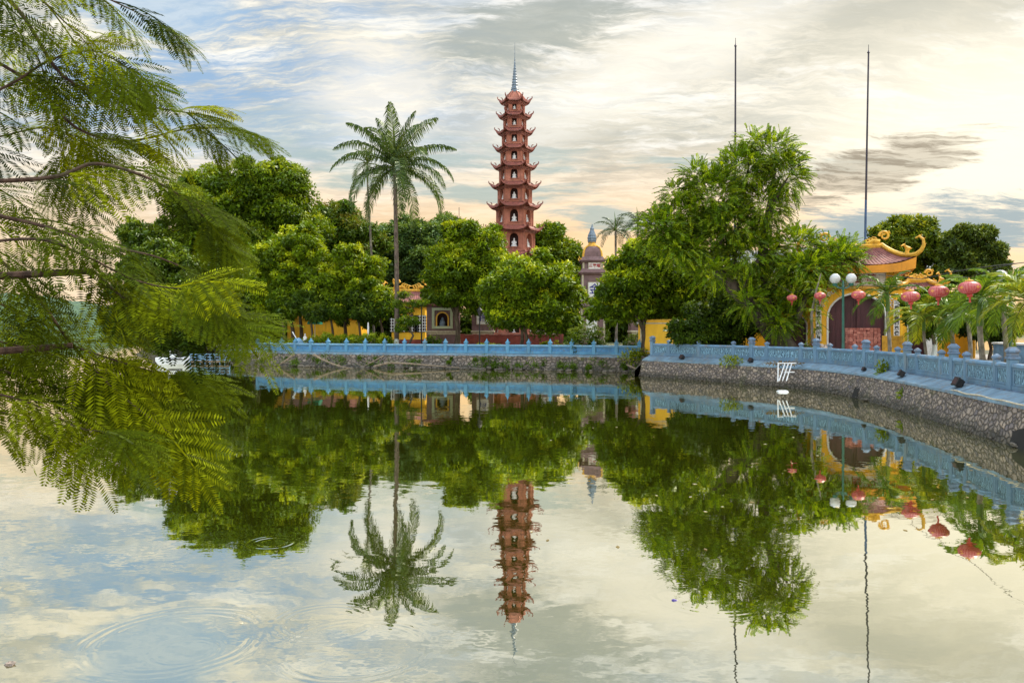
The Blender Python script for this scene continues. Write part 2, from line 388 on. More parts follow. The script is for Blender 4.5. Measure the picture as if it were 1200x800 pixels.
M['wet_rock'] = coat('dark_wet_stone', (.10, .085, .068), .7, .5, 5, (.03, .03, .02), .6, .8, 12)
M['wood'] = coat('driftwood', (.22, .17, .12), .85, .35, 6, (.08, .06, .04), .4, .4, 20)
M['earth'] = coat('dark_earth', (.055, .045, .028), .95, .4, 1.0, (.05, .06, .015), .6, .6, 8)
M['paving'] = coat('grey_paving', (.24, .22, .20), .85, .2, .7, (.12, .11, .09), .4)
M['teal_cloth'] = coat('green_canvas', (.02, .33, .22), .7)
M['red_pot'] = coat('red_pot', (.45, .05, .04), .5)
M['bluecloth'] = coat('faded_blue_sheet', (.16, .30, .46), .6)
M['hull'] = coat('white_fibreglass', (.75, .77, .80), .25, .06, 3, spec=.6)
M['purple'] = coat('purple_plastic', (.05, .03, .18), .4)
M['petals'] = coat('orange_petals', (.75, .22, .03), .6)

def tilemat():
    m, t = newmat('maroon_roof_tiles')
    uv = t.n('ShaderNodeAttribute', attribute_name='tileuv').outputs['Vector']
    ob = t.n('ShaderNodeTexCoord').outputs['Object']
    sp = t.n('ShaderNodeSeparateXYZ', {0: ob})
    c = t.mix(t.mr(t.noise(ob, 2.2, 7, .65), .35, .65), (.11, .035, .035, 1), (.24, .085, .07, 1))
    c = t.mix(t.m('MULTIPLY', t.mr(t.noise(ob, 14, 3, .6), .55, .65), .5), c, (.06, .03, .035, 1))
    bp = t.n('ShaderNodeBump', {'Strength': .5, 'Distance': .03, 'Height': t.noise(ob, 20, 4, .6)})
    p = t.n('ShaderNodeBsdfPrincipled', {'Base Color': c, 'Roughness': .7, 'Normal': bp.outputs[0], 'Specular IOR Level': .3})
    finish(t, p.outputs[0]); return m
M['tile'] = tilemat()
def panelmat():
    m, t = newmat('carved_blue_panel')
    ob = t.n('ShaderNodeTexCoord').outputs['Object']
    sw = t.n('ShaderNodeTexVoronoi', {'Vector': ob, 'Scale': 7.0}, feature='SMOOTH_F1').outputs[0]
    wv = t.n('ShaderNodeTexWave', {'Vector': ob, 'Scale': 3.2, 'Distortion': 9.0, 'Detail': 2.0, 'Detail Scale': 1.6}, wave_type='RINGS').outputs['Fac']
    h = t.m('ADD', t.m('MULTIPLY', wv, .7), sw)
    c = t.mix(t.mr(wv, .2, .6), (.055, .12, .18, 1), (.20, .37, .50, 1))  # ridges lightened and hollows darkened, relief highlights and shade painted in the colour
    c = t.mix(t.m('MULTIPLY', t.mr(t.noise(ob, 1.6, 6, .65), .5, .7), .5), c, (.15, .22, .25, 1))
    bp = t.n('ShaderNodeBump', {'Strength': 1.0, 'Distance': .06, 'Height': h})
    p = t.n('ShaderNodeBsdfPrincipled', {'Base Color': c, 'Roughness': .65, 'Normal': bp.outputs[0]})
    finish(t, p.outputs[0]); return m
M['panel'] = panelmat()
def brickstack_mat():
    return brickmat('stacked_red_bricks', (.50, .15, .12), (.34, .10, .09), (.10, .05, .05), .12, .09)
def brickstack_mat():
    m, t = newmat('stacked_red_bricks'); g = t.n('ShaderNodeNewGeometry'); r = g.outputs['Random Per Island']
    c = t.mix(r, (.30, .075, .055, 1), (.62, .25, .19, 1)); c = t.mix(t.m('MULTIPLY', t.mr(t.noise(g.outputs['Position'], 14, 4, .6), .45, .6), .5), c, (.20, .07, .06, 1))
    finish(t, t.n('ShaderNodeBsdfPrincipled', {'Base Color': c, 'Roughness': .85}).outputs[0]); return m
M['bricks'] = brickstack_mat()
def lanternmat():
    m, t = newmat('red_lantern_cloth')
    ob = t.n('ShaderNodeTexCoord').outputs['Object']
    sp = t.n('ShaderNodeSeparateXYZ', {0: ob})
    an = t.m('ARCTAN2', sp.outputs[1], sp.outputs[0])
    rib = t.m('ABSOLUTE', t.m('SINE', t.m('MULTIPLY', an, 12.0)))
    c = t.mix(t.mr(rib, .0, .25), (.78, .42, .34, 1), (.52, .09, .10, 1))
    c = t.mix(t.m('MULTIPLY', t.mr(t.noise(ob, 9, 4, .6), .48, .6), .6), c, (.70, .28, .26, 1))
    # gold medallions round the belly
    md = t.m('SUBTRACT', t.m('COSINE', t.m('MULTIPLY', an, 4.0)), t.m('MULTIPLY', t.m('ABSOLUTE', sp.outputs[2]), 9.0))
    c = t.mix(t.m('MULTIPLY', t.mr(md, .55, .75), .8), c, (.80, .42, .08, 1))
    s = t.n('ShaderNodeMixShader', {0: .35, 1: t.n('ShaderNodeBsdfPrincipled', {'Base Color': c, 'Roughness': .4}).outputs[0], 2: t.n('ShaderNodeBsdfTranslucent', {'Color': c}).outputs[0]})
    finish(t, s.outputs[0]); return m
M['lantern'] = lanternmat()

def watermat():
    m, t = newmat('lake_water')
    g = t.n('ShaderNodeNewGeometry'); P = g.outputs['Position']
    def nz(sc, scale, det, amp, loc=(0, 0, 0)):
        c = t.noise(t.mapping(P, loc=loc, sc=sc), scale, det, .55, out=1)
        return t.v('SCALE', t.v('SUBTRACT', c, (.5, .5, .5)), scale=amp)
    patch = t.mr(t.noise(t.mapping(P, sc=(.6, 1.1, 1)), .22, 5, .6), .42, .60, .5, 1.7)
    s = nz((1, 1.5, 1), 2.4, 2, .016)
    s = t.v('ADD', s, nz((1, 1.2, 1), .55, 2, .006, (5, 3, 1)))
    s = t.v('ADD', s, nz((1.0, 2.2, 1), 8.0, 2, .011, (1, 9, 4)))
    s = t.v('SCALE', s, scale=patch)
    def rings(cx, cy, rmax, k, amp, rmin=0.0):
        d = t.v('SUBTRACT', P, (cx, cy, 0.0)); r = t.v('LENGTH', d)
        dir_ = t.v('SCALE', d, scale=t.m('DIVIDE', 1.0, t.m('ADD', r, .02)))
        env = t.m('MULTIPLY', t.mr(r, rmax, rmax*.72), t.mr(r, rmin, rmin+.12))
        env = t.m('MULTIPLY', env, t.mr(t.noise(P, 1.6, 3, .6), .36, .62, .25, 1.2))
        h = t.m('MULTIPLY', t.m('SINE', t.m('ADD', t.m('MULTIPLY', r, k), t.m('MULTIPLY', t.noise(P, 2.2, 3, .6), 5.0))), t.m('MULTIPLY', env, amp))
        return t.v('SCALE', dir_, scale=h)
    for a in ((-3.30, 7.80, 1.05, 62, .013, .62), (-3.1, 7.55, .42, 80, .013, .18), (-3.42, 11.35, .42, 58, .028, .10), (-1.95, 8.3, .7, 70, .010, .3), (2.3, 9.2, .9, 60, .008, .5),
              (-1.5, 7.6, .9, 66, .009, .55)):
        s = t.v('ADD', s, rings(*a))
    s = t.v('MULTIPLY', s, (1, 1, 0))
    N = t.v('NORMALIZE', t.v('ADD', s, (0, 0, 1)))
    inc = t.m('ABSOLUTE', t.v('DOT_PRODUCT', g.outputs['Incoming'], (0, 0, 1)))
    fac = t.mr(inc, 0.0, .42, .93, .74, smooth=False)
    body = t.mix(t.mr(t.noise(P, .12, 4, .6), .35, .65), (.032, .038, .0025, 1), (.045, .052, .004, 1))
    dif = t.n('ShaderNodeBsdfDiffuse', {'Color': body})
    gl = t.n('ShaderNodeBsdfGlossy', {'Color': (.94, .925, .82, 1), 'Roughness': .012, 'Normal': N})
    mx = t.n('ShaderNodeMixShader', {0: fac, 1: dif.outputs[0], 2: gl.outputs[0]})
    finish(t, mx.outputs[0]); return m
M['water'] = watermat()
def groundmat():
    m, t = newmat('garden_ground')
    ob = t.n('ShaderNodeTexCoord').outputs['Object']
    c = t.mix(t.mr(t.noise(ob, .35, 6, .6), .4, .6), (.075, .062, .04, 1), (.055, .08, .018, 1))
    c = t.mix(t.m('MULTIPLY', t.mr(t.noise(ob, 3, 6, .6), .45, .65), .5), c, (.14, .12, .09, 1))
    bp = t.n('ShaderNodeBump', {'Strength': .6, 'Distance': .05, 'Height': t.noise(ob, 7, 6, .6)})
    p = t.n('ShaderNodeBsdfPrincipled', {'Base Color': c, 'Roughness': .95, 'Normal': bp.outputs[0]})
    finish(t, p.outputs[0]); return m
M['ground'] = groundmat()

# ------------------------------------------------------------------ water, island ground, hills
def spline(pts, n=8):
    """Catmull-Rom through points"""
    P = [Vector(p) for p in pts]; P = [P[0]*2-P[1]]+P+[P[-1]*2-P[-2]]; out = []
    for i in range(1, len(P)-2):
        for k in range(n):
            u = k/n; a, b, c, d = P[i-1], P[i], P[i+1], P[i+2]
            out.append(.5*((2*b)+(-a+c)*u+(2*a-5*b+4*c-d)*u*u+(-a+3*b-3*c+d)*u**3))
    out.append(P[-2]); return out
def arclen(P):
    L = [0]
    for a, b in zip(P, P[1:]): L.append(L[-1]+(b-a).length)
    return L
def at(P, L, s):
    if s <= 0: i = 0
    else:
        i = 0
        while i < len(L)-2 and L[i+1] < s: i += 1
    u = (s-L[i])/(L[i+1]-L[i]); return P[i].lerp(P[i+1], u)

b = MB(); b.poly([(-3000, -60, 0), (3000, -60, 0), (3000, 3500, 0), (-3000, 3500, 0)])
tag(b.build('lake_water', M['water']), 'calm green lake water mirroring the trees and sky', 'water', kind='structure')

def v2(px, d): return Vector((X(px, d), d, 0))
far_ctl = [v2(x, d) for x, d in ((236, 74), (275, 69), (318, 65.2), (370, 62.6), (450, 60.8), (550, 59.2), (650, 57.2), (752, 55.0))]
right_ctl = [v2(x, d) for x, d in ((762, 50.4), (819, 47), (881, 43.6), (960, 39.6), (1022, 34.9), (1072, 30.4), (1136, 25.6), (1200, 21.9), (1300, 18.2), (1480, 15.0), (1800, 12))]
far_path = spline(far_ctl, 10); right_path = spline(right_ctl, 10)
GZ = 1.12; GZR = 1.30
def normals(P):
    out = []
    for i in range(len(P)):
        d = P[min(i+1, len(P)-1)]-P[max(i-1, 0)]; d.normalize()
        out.append(Vector((d.y, -d.x, 0)))        # towards the water (paths run left to right, then towards the eye)
    return out
def resample(P, step):
    L = arclen(P); n = max(2, int(L[-1]/step)); return [at(P, L, L[-1]*i/n) for i in range(n+1)]
rngs = random.Random(5)
def embankment(name, label, path, prof, mats, step=.35, rough=.05):
    P = resample(path, step); N = normals(P); b = MB()
    fr = np.random.RandomState(3)
    rows = []
    for j, (off, z, r) in enumerate(prof):
        row = []
        for p, n in zip(P, N):
            q = p+n*(off+r*(fr.rand()-.5)); row.append((q.x, q.y, z+r*.6*(fr.rand()-.5)))
        rows.append(row)
    root = thing(name, label, 'retaining wall')
    return root, rows
# right, masonry wall: stone face, sloping pale ledge
P = resample(right_path, .35); N = normals(P)
right_wall = thing('retaining_wall', 'curved rubble stone retaining wall with pale blue sloping ledge under the right balustrade', 'wall')
b = MB(); rr = np.random.RandomState(7)
rows = []
for off, z in ((1.08, -.5), (.99, -.05), (.92, .2), (.84, .45), (.76, .7), (.66, 1.0)):
    rows.append([(p.x+n.x*(off+.05*(rr.rand()-.5)), p.y+n.y*(off+.05*(rr.rand()-.5)), z) for p, n in zip(P, N)])
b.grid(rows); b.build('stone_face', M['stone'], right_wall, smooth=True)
b = MB()
for k in range(0, len(P)-1):
    p, q, n, o_ = P[k], P[k+1], N[k], N[k+1]
    dz = .012*(rr.rand()-.5)
    g = (q-p)*.012
    p = p+g; q = q-g
    A = [(p+n*.70), (q+o_*.70), (q+o_*.15), (p+n*.15)]
    b.poly([(A[0].x, A[0].y, .1035*10+dz), (A[1].x, A[1].y, .1035*10+dz), (A[2].x, A[2].y, 1.26+dz), (A[3].x, A[3].y, 1.26+dz)])
    b.poly([(A[0].x, A[0].y, .1035*10+dz), (A[0].x, A[0].y, .95), (A[1].x, A[1].y, .95), (A[1].x, A[1].y, .1035*10+dz)])
b.build('sloping_ledge', M['ledge'], right_wall)
b = MB()
b.grid([[(p.x+n.x*o, p.y+n.y*o, z) for p, n in zip(P, N)] for o, z in ((.66, .98), (.14, 1.22), (.14, 1.29), (-.3, 1.292))])
b.build('wall_core', M['cap_grey'], right_wall)
# drain openings: a black arched block set into the face, the hole's shade as colour
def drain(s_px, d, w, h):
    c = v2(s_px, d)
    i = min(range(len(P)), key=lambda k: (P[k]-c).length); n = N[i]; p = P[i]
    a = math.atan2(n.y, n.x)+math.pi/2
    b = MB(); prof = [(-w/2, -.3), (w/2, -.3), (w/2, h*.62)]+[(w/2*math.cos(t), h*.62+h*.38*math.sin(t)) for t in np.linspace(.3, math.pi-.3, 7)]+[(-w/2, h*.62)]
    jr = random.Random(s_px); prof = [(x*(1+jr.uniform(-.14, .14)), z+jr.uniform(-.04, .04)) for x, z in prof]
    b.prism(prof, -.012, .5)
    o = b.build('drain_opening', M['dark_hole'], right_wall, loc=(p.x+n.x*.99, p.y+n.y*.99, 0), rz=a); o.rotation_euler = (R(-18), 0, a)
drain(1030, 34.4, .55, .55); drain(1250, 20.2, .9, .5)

# far, rough stone bank
Pf = resample(far_path, .3); Nf = normals(Pf)
far_wall = thing('retaining_wall', 'long low mossy rubble stone bank under the far blue balustrade', 'wall')
b = MB(); rr = np.random.RandomState(8); rows = []
for off, z, r in ((1.5, -.4, .2), (1.15, .04, .28), (.85, .22, .25), (.6, .45, .2), (.48, .66, .14), (.40, .86, .08), (.34, 1.0, .02)):
    rows.append([(p.x+n.x*(off+r*(rr.rand()-.5)), p.y+n.y*(off+r*(rr.rand()-.5)), z+r*.35*(rr.rand()-.5)) for p, n in zip(Pf, Nf)])
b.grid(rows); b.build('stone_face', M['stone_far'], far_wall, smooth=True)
b = MB()
b.grid([[(p.x+n.x*o, p.y+n.y*o, z) for p, n in zip(Pf, Nf)] for o, z in ((.36, .93), (.36, 1.06), (.1, 1.1), (-.25, 1.1))])
b.build('coping', M['ledge'], far_wall)
# corner face where the two walls step
c0, c1 = P[0], Pf[-1]
b = MB()
q0 = c0+N[0]*1.28; q1 = c1+Nf[-1]*1.0
b.grid([[(c1.x+Nf[-1].x*1.3, c1.y+Nf[-1].y*1.3, -.3), ((q0.x+q1.x)/2-.2, (q0.y+q1.y)/2, -.3), (q0.x-.1, q0.y-.1, -.3)],
        [(c1.x+Nf[-1].x*.9, c1.y+Nf[-1].y*.9, .3), ((q0.x+q1.x)/2-.1, (q0.y+q1.y)/2+.1, .35), (q0.x, q0.y+.05, .4)],
        [(c1.x+Nf[-1].x*.3, c1.y+Nf[-1].y*.3, 1.1), ((c0.x+c1.x)/2, (c0.y+c1.y)/2, 1.1), (c0.x+.0, c0.y, 1.25)]])
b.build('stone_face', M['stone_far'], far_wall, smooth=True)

# island ground
left_shore = [Vector((-52, 140, 0)), Vector((-47, 118, 0)), Vector((-44, 98, 0)), Vector((-38, 84, 0)), Vector((-32, 77, 0))]
pts = [(p.x, p.y, 1.08) for p in left_shore]+[(p.x+n.x*.05, p.y+n.y*.05, 1.08) for p, n in zip(Pf, Nf)]+[(p.x-n.x*.05, p.y-n.y*.05, 1.26) for p, n in zip(P, N)]
pts += [(46, 10, 1.26), (46, 52, 1.26), (34, 66, 1.26), (24, 96, 1.1), (6, 132, 1.1), (-30, 150, 1.1)]
b = MB(); b.poly(pts); b.build('island_ground', M['ground'])
tag(bpy.data.objects['island_ground'], 'earth and paving of the temple island', 'ground', kind='structure')
# bank on the left and back sides of the island
b = MB()
ls = [Vector((-30, 150, 0))]+left_shore+[Pf[0].copy()]
ls = spline(ls, 6); nn = normals(ls)
b.grid([[(p.x+n.x*o, p.y+n.y*o, z) for p, n in zip(ls, nn)] for o, z in ((1.8, -.3), (.9, .25), (.2, .8), (-.2, 1.07))])
tag(b.build('island_bank', M['earth']), 'earth bank of the island on its lake side', 'ground', kind='structure')
b = MB(); bs = [Vector(q) for q in ((46, 10, 0), (46, 52, 0), (34, 66, 0), (24, 96, 0), (6, 132, 0), (-30, 150, 0))]; bs = spline(bs, 5)
b.grid([[(p.x+n.x*o, p.y+n.y*o, z) for p, n in zip(bs, normals(bs))] for o, z in ((1.5, -.3), (0.1, 1.25))])
tag(b.build('island_bank', M['earth']), 'earth bank behind the temple buildings', 'ground', kind='structure')
# paving court in front of the gate
b = MB(); b.poly([(12.5, 49, 1.275), (17.0, 37, 1.275), (17, 30, 1.275), (19, 22, 1.275), (44, 22, 1.275), (38, 50, 1.275), (22, 56, 1.275)])
tag(b.build('courtyard_path', M['paving']), 'grey paving in front of the gate', 'path', kind='structure')
# bank the photographer stands on
b = MB(); xs = np.linspace(-14, 14, 29)
b.grid([[(x, y+.3*math.sin(x*.9), z) for x in xs] for y, z in ((-8, 1.42), (1.2, 1.42), (2.0, 1.3), (2.9, .5), (3.6, -.4))])
tag(b.build('near_bank', M['earth']), 'grassy near bank of the lake', 'ground', kind='structure')

# far shore: wooded hills
def hillmat():
    m, t = newmat('distant_wooded_hill'); ob = t.n('ShaderNodeTexCoord').outputs['Object']
    c = t.mix(t.mr(t.noise(ob, .05, 6, .7), .4, .6), (.035, .075, .05, 1), (.075, .13, .07, 1))
    bp = t.n('ShaderNodeBump', {'Strength': 1, 'Distance': 6, 'Height': t.noise(ob, .12, 5, .7)})
    finish(t, t.n('ShaderNodeBsdfPrincipled', {'Base Color': c, 'Roughness': .95, 'Normal': bp.outputs[0]}).outputs[0]); return m
M['hill'] = hillmat()
b = MB(); rr = np.random.RandomState(4); n = 160; A = np.linspace(R(-60), R(45), n)
prof = []
for i, a in enumerate(A):
    ad = math.degrees(a)
    h = 3+34*math.exp(-((ad+31)/6)**2)+16*math.exp(-((ad+45)/9)**2)+8*math.exp(-((ad-36)/9)**2)+1.5*math.sin(ad*.9)+1.2*math.sin(ad*3.1+1)+rr.rand()*1.6
    prof.append(max(4, h))
rows = []
for k, (rd, hf) in enumerate(((950, -.02), (958, .35), (975, .62), (1000, .85), (1040, 1.0), (1120, .3))):
    rows.append([(rd*math.sin(a), rd*math.cos(a), hf*prof[i]+(rr.rand()-.5)*2*(0 < k < 4)) for i, a in enumerate(A)])
b.grid(rows); tag(b.build('far_hills', M['hill'], smooth=True), 'wooded hills on the far shore', 'hills', kind='structure')
def far_building(px, w, h, d, wallm, roofm, label):
    t = thing('lakeside_building', label, 'building', (X(px, d), d, 1))
    b = MB(); b.box((0, 0, h/2), (w, 10, h)); b.build('wall', wallm, t)
    b = MB(); b.poly([(-w/2-1, -6, h), (w/2+1, -6, h), (w/2-2, 0, h+4), (-w/2+2, 0, h+4)]); b.poly([(w/2+1, -6, h), (w/2+1, 6, h), (w/2-2, 0, h+4)])
    b.poly([(-w/2-1, -6, h), (-w/2+2, 0, h+4), (-w/2-1, 6, h)]); b.poly([(-w/2-1, 6, h), (-w/2+2, 0, h+4), (w/2-2, 0, h+4), (w/2+1, 6, h)])
    b.build('roof', roofm, t)
    for i in range(int(w/6)):
        b = MB(); b.box((-w/2+3+6*i, -5.02, h*.55), (2.2, .1, h*.4)); b.build('window', M['niche'], t)
far_building(62, 34, 15, 930, M['white'], M['redwall'], 'pale building with long red roof on the far shore below the hill')
far_building(5, 26, 9, 925, M['cream'], M['pagoda_roof'], 'small cream building with reddish roof at the far shore, left of the long one')

# ------------------------------------------------------------------ blue balustrades
def frame_at(p, q):
    """matrix with x from p to q, y pointing away from the water, z up"""
    d = (q-p); d.z = 0; d.normalize(); n = Vector((-d.y, d.x, 0))
    return Matrix(((d.x, n.x, 0, p.x), (d.y, n.y, 0, p.y), (0, 0, 1, p.z), (0, 0, 0, 1)))
def post_mesh(b, w, hp, ht, large):
    b.box((0, 0, hp/2), (w, w, hp), bev=.018)
    if large:
        b.box((0, 0, hp+.035), (w*1.28, w*1.28, .07), m=1, bev=.015)
        b.box((0, 0, hp+.135), (w*1.05, w*1.05, .13), m=1, bev=.02)
        b.lathe([(w*.88, hp+.20), (w*.86, hp+.25), (w*.62, hp+.30), (w*.36, hp+.35), (.015, ht)], 4, m=1, rot=math.pi/4)
    else:
        b.lathe([(w*.60, hp), (w*.60, hp+.03), (w*.86, hp+.06), (w*.86, hp+.11), (w*.52, hp+.16), (.015, ht)], 4, m=1, rot=math.pi/4)
def balustrade(root, path, stations, zb, rail_h, mats, post_w=(.17, .24), far=False):
    """stations: [(arc length, is_large)]; posts, panels and rails as parts"""
    L = arclen(path); base = Vector(root.location)
    T = Matrix.Translation(-base)
    posts = {}
    pw, lw = post_w
    pts = [at(path, L, s)+Vector((0, 0, zb)) for s, _ in stations]
    for i, ((s, lg), p) in enumerate(zip(stations, pts)):
        q = at(path, L, s+.2)+Vector((0, 0, zb)); Mx = frame_at(p, q)
        if lg not in posts:
            b = MB()
            if far: post_mesh(b, .25, rail_h+.06, rail_h+.44, False)
            elif lg: post_mesh(b, lw, rail_h+.12, rail_h+.42, True)
            else: post_mesh(b, pw, rail_h+.05, rail_h+.25, False)
            posts[lg] = b.build('post', [mats[0], mats[2]], root)
            o = posts[lg]
        else:
            o = posts[lg].copy(); COL.objects.link(o); o.parent = root
        o.location = p-base; o.rotation_euler = (0, 0, math.atan2(Mx[1][0], Mx[0][0]))
    for (s0, l0), (s1, l1), p, q in zip(stations, stations[1:], pts, pts[1:]):
        Mx = T @ frame_at(p, q); w = (q-p).length
        a0 = (lw if l0 and not far else pw)/2; a1 = w-(lw if l1 and not far else pw)/2; mid = (a0+a1)/2; ln = a1-a0
        b = MB(); b.M = Mx
        b.box((mid, 0, rail_h-.055), (ln+.004, .21 if far else .19, .11), bev=.028); b.build('rail', mats[1], root)
        b = MB(); b.M = Mx
        b.box((mid, 0, .06), (ln, .17, .12), bev=.01)
        b.box((mid, .04 if far else .0, rail_h*.5+.002), (ln-.01, .05, rail_h-.2), m=1)
        for xx in (a0+.035, a1-.035): b.box((xx, 0, rail_h*.5+.002), (.07, .12, rail_h-.215), bev=.012)
        for zz in (.155, rail_h-.145): b.box((mid, 0, zz), (ln-.145, .11, .065), bev=.012)
        b.build('panel', [mats[0], M['panel'] if not far else M['panel_far']], root)
far_bal = thing('balustrade', 'straight low bright blue balustrade with evenly spaced bud topped posts along the far bank', 'balustrade', tuple(Pf[len(Pf)//2])[:2]+(GZ,))
Lf = arclen(far_path)
def s_of(path, L, px):
    best, bs_ = 1e9, 0
    for k in range(len(path)-1):
        for u in (0, .25, .5, .75):
            p = path[k].lerp(path[k+1], u); e = abs(600+p.x/p.y*F-px)
            if e < best: best, bs_ = e, L[k]+(L[k+1]-L[k])*u
    return bs_
xs_far = [302, 318, 333.5, 350, 370, 390.6, 411.6, 434.7, 457.7, 481, 504, 528, 552, 576, 600.6, 625, 651, 676, 701, 725, 749.5]
st = [(s_of(far_path, Lf, x), False) for x in xs_far]
# even spacing in the world, the first post a little off like the real one
s0_, s1_ = st[0][0], st[-1][0]; nb = len(xs_far)-1
st = [(s0_+(s1_-s0_)*i/nb, False) for i in range(nb+1)]
balustrade(far_bal, far_path, st, GZ, .66, (M['blue_far'], M['rail_far'], M['blue_far']), far=True)
right_bal = thing('balustrade', 'curving weathered blue balustrade with carved panels and pointed grey post caps before the gate', 'balustrade', (14.5, 30, 1.29))
Lr = arclen(right_path); sA = s_of(right_path, Lr, 881)
st = [(s_of(right_path, Lr, 765), True), (s_of(right_path, Lr, 784), False), (s_of(right_path, Lr, 819), False), (s_of(right_path, Lr, 860), False)]
k = 0
while sA+k*4.35 < Lr[-1]-3.5:
    s = sA+k*4.35
    st += [(s, True), (s+1.05, False), (s+3.3, False)]; k += 1
balustrade(right_bal, right_path, st, 1.285, .75, (M['blue'], M['blue_rail'], M['cap_grey']))

# ------------------------------------------------------------------ arches, text
def arch_pts(cx, aw, sill, spring, top, n=12, pointed=0.0):
    a = aw/2; rise = top-spring; out = [(cx-a, sill), (cx-a, spring)]
    for i in range(1, n):
        t = math.pi-math.pi*i/n
        out.append((cx+a*math.cos(t)*(1-pointed*.15*math.sin(t)), spring+rise*math.sin(t)**(1+pointed*.0)))
    return out+[(cx+a, spring), (cx+a, sill)]
def arch_wall(b, x0, x1, z0, z1, cx, aw, sill, spring, top, y, depth, m_wall=0, m_back=1, m_rev=None, n=14):
    O = arch_pts(cx, aw, sill, spring, top, n)
    def outer(p):
        if p[1] <= spring+1e-6: return (x0 if p[0] < cx else x1, p[1])
        dx, dz = p[0]-cx, p[1]-spring
        k = min((((x1-cx)/dx) if dx > 1e-6 else (x0-cx)/dx if dx < -1e-6 else 1e9), (z1-spring)/dz if dz > 1e-6 else 1e9)
        return (cx+dx*k, spring+dz*k)
    U = [outer(p) for p in O]
    for i in range(len(O)-1):
        a, c = U[i], U[i+1]
        pl = [(O[i][0], y, O[i][1]), (O[i+1][0], y, O[i+1][1]), (c[0], y, c[1])]
        if abs(a[0]-c[0]) > 1e-6 and abs(a[1]-c[1]) > 1e-6: pl.append((x0 if a[0] < cx else x1, y, z1))
        pl.append((a[0], y, a[1])); b.poly(pl[::-1], m_wall)
    if sill > z0+1e-6: b.poly([(x0, y, z0), (x1, y, z0), (x1, y, sill), (x0, y, sill)], m_wall)
    mr = m_wall if m_rev is None else m_rev
    for i in range(len(O)-1):
        p, q = O[i], O[i+1]; b.poly([(p[0], y, p[1]), (q[0], y, q[1]), (q[0], y+depth, q[1]), (p[0], y+depth, p[1])], mr)
    b.poly([(O[0][0], y, sill), (O[0][0], y+depth, sill), (O[-1][0], y+depth, sill), (O[-1][0], y, sill)], mr)
    b.poly([(p[0], y+depth, p[1]) for p in O], m_back)
def arch_trim(b, cx, aw, sill, spring, top, y, w=.1, t=.05, m=0):
    I = arch_pts(cx, aw, sill, spring, top, 14); O = arch_pts(cx, aw+2*w, sill, spring, top+w, 14)
    for i in range(len(I)-1):
        for pts in (((I[i], 0), (I[i+1], 0), (O[i+1], 0), (O[i], 0)), ((O[i], 0), (O[i+1], 0), (O[i+1], 1), (O[i], 1)), ((I[i+1], 0), (I[i], 0), (I[i], 1), (I[i+1], 1))):
            b.poly([(p[0], y-t if k == 0 else y+.02, p[1]) for p, k in pts], m)
def lettering(txt, loc, size, mat, parent, name='lettering', depth=.01, sx=1.0, bold=0.0):
    cu = bpy.data.curves.new(name, 'FONT'); cu.body = txt; cu.size = size; cu.align_x = 'CENTER'; cu.align_y = 'CENTER'; cu.extrude = depth; cu.offset = bold
    o = bpy.data.objects.new(name+'_curve', cu); COL.objects.link(o)
    dg = bpy.context.evaluated_depsgraph_get(); me = bpy.data.meshes.new_from_object(o.evaluated_get(dg))
    COL.objects.unlink(o); bpy.data.objects.remove(o)
    me.materials.clear(); me.materials.append(mat)
    ob = bpy.data.objects.new(name, me); COL.objects.link(ob); ob.parent = parent; ob.location = loc; ob.rotation_euler = (R(90), 0, 0); ob.scale = (sx, 1, 1)
    return ob

# ------------------------------------------------------------------ the red pagoda
PD = 84.0; pu = PD/F
pag = thing('pagoda', 'tall slender red brick pagoda of many hexagonal storeys with upturned eaves and grey spire', 'pagoda', (X(603.3, PD), PD, 1.1), R(-3))
def pz(py): return Z(py, PD)-1.1
eaves = [121.5, 138.6, 157.5, 177, 198, 220.5, 244.5, 271.5, 301, 332, 364]
tipw = [19.7, 21.3, 23.3, 25.2, 27.5, 30.3, 32.5, 34.0, 36.5, 39, 41.5]
bodyw = [11.2, 12.9, 14.6, 16.2, 17.9, 19.6, 21.3, 23, 24.8, 26.6, 28.4]
def statue_mesh():
    b = MB()
    b.lathe([(.34, 0), (.40, .06), (.36, .13), (.30, .16)], 12, m=0)
    b.lathe([(.33, .16), (.36, .25), (.25, .36), (.20, .50), (.23, .66), (.17, .76), (.07, .80)], 12, sy=.75)
    b.lathe([(.06, .79), (.115, .85), (.125, .94), (.09, 1.02), (.05, 1.06), (.045, 1.10), (.01, 1.12)], 10)
    for s in (-1, 1): b.tube([(.20*s, 0, .68), (.26*s, -.06, .50), (.12*s, -.22, .38)], [.07, .065, .05], 6)
    return b
statue_me = statue_mesh().build('statue', M['statue'], None, smooth=True); statue_first = [True]
def hexside(k): return Matrix.Rotation(k*math.pi/3, 4, 'Z')
def eave(b, ri, ro, zt, zo, lift, th, n=8, m=0, sides=6, nv=4):
    for k in range(sides):
        Rk = Matrix.Rotation(k*2*math.pi/sides, 4, 'Z'); tn = math.tan(math.pi/sides)
        def P(u, v, low=0):
            a = (ri+(ro-ri)*v); c = abs(u)**4.5
            z = zt+(zo-zt)*(v**.55)+lift*c*v**1.6-(th*(1-.35*c) if low else 0)
            e = 1+.06*c*v
            return Rk @ Vector((u*a*tn*e, -a*e, z))
        us = np.linspace(-1, 1, n*2+1); vs = np.linspace(0, 1, nv+1)
        b.grid([[P(u, v) for u in us] for v in vs][::-1], m)
        b.grid([[P(u, 1) for u in us], [P(u, 1, 1) for u in us]][::-1], m)
        b.grid([[P(u, v, 1) for u in us] for v in (1, .45, 0)][::-1], m)
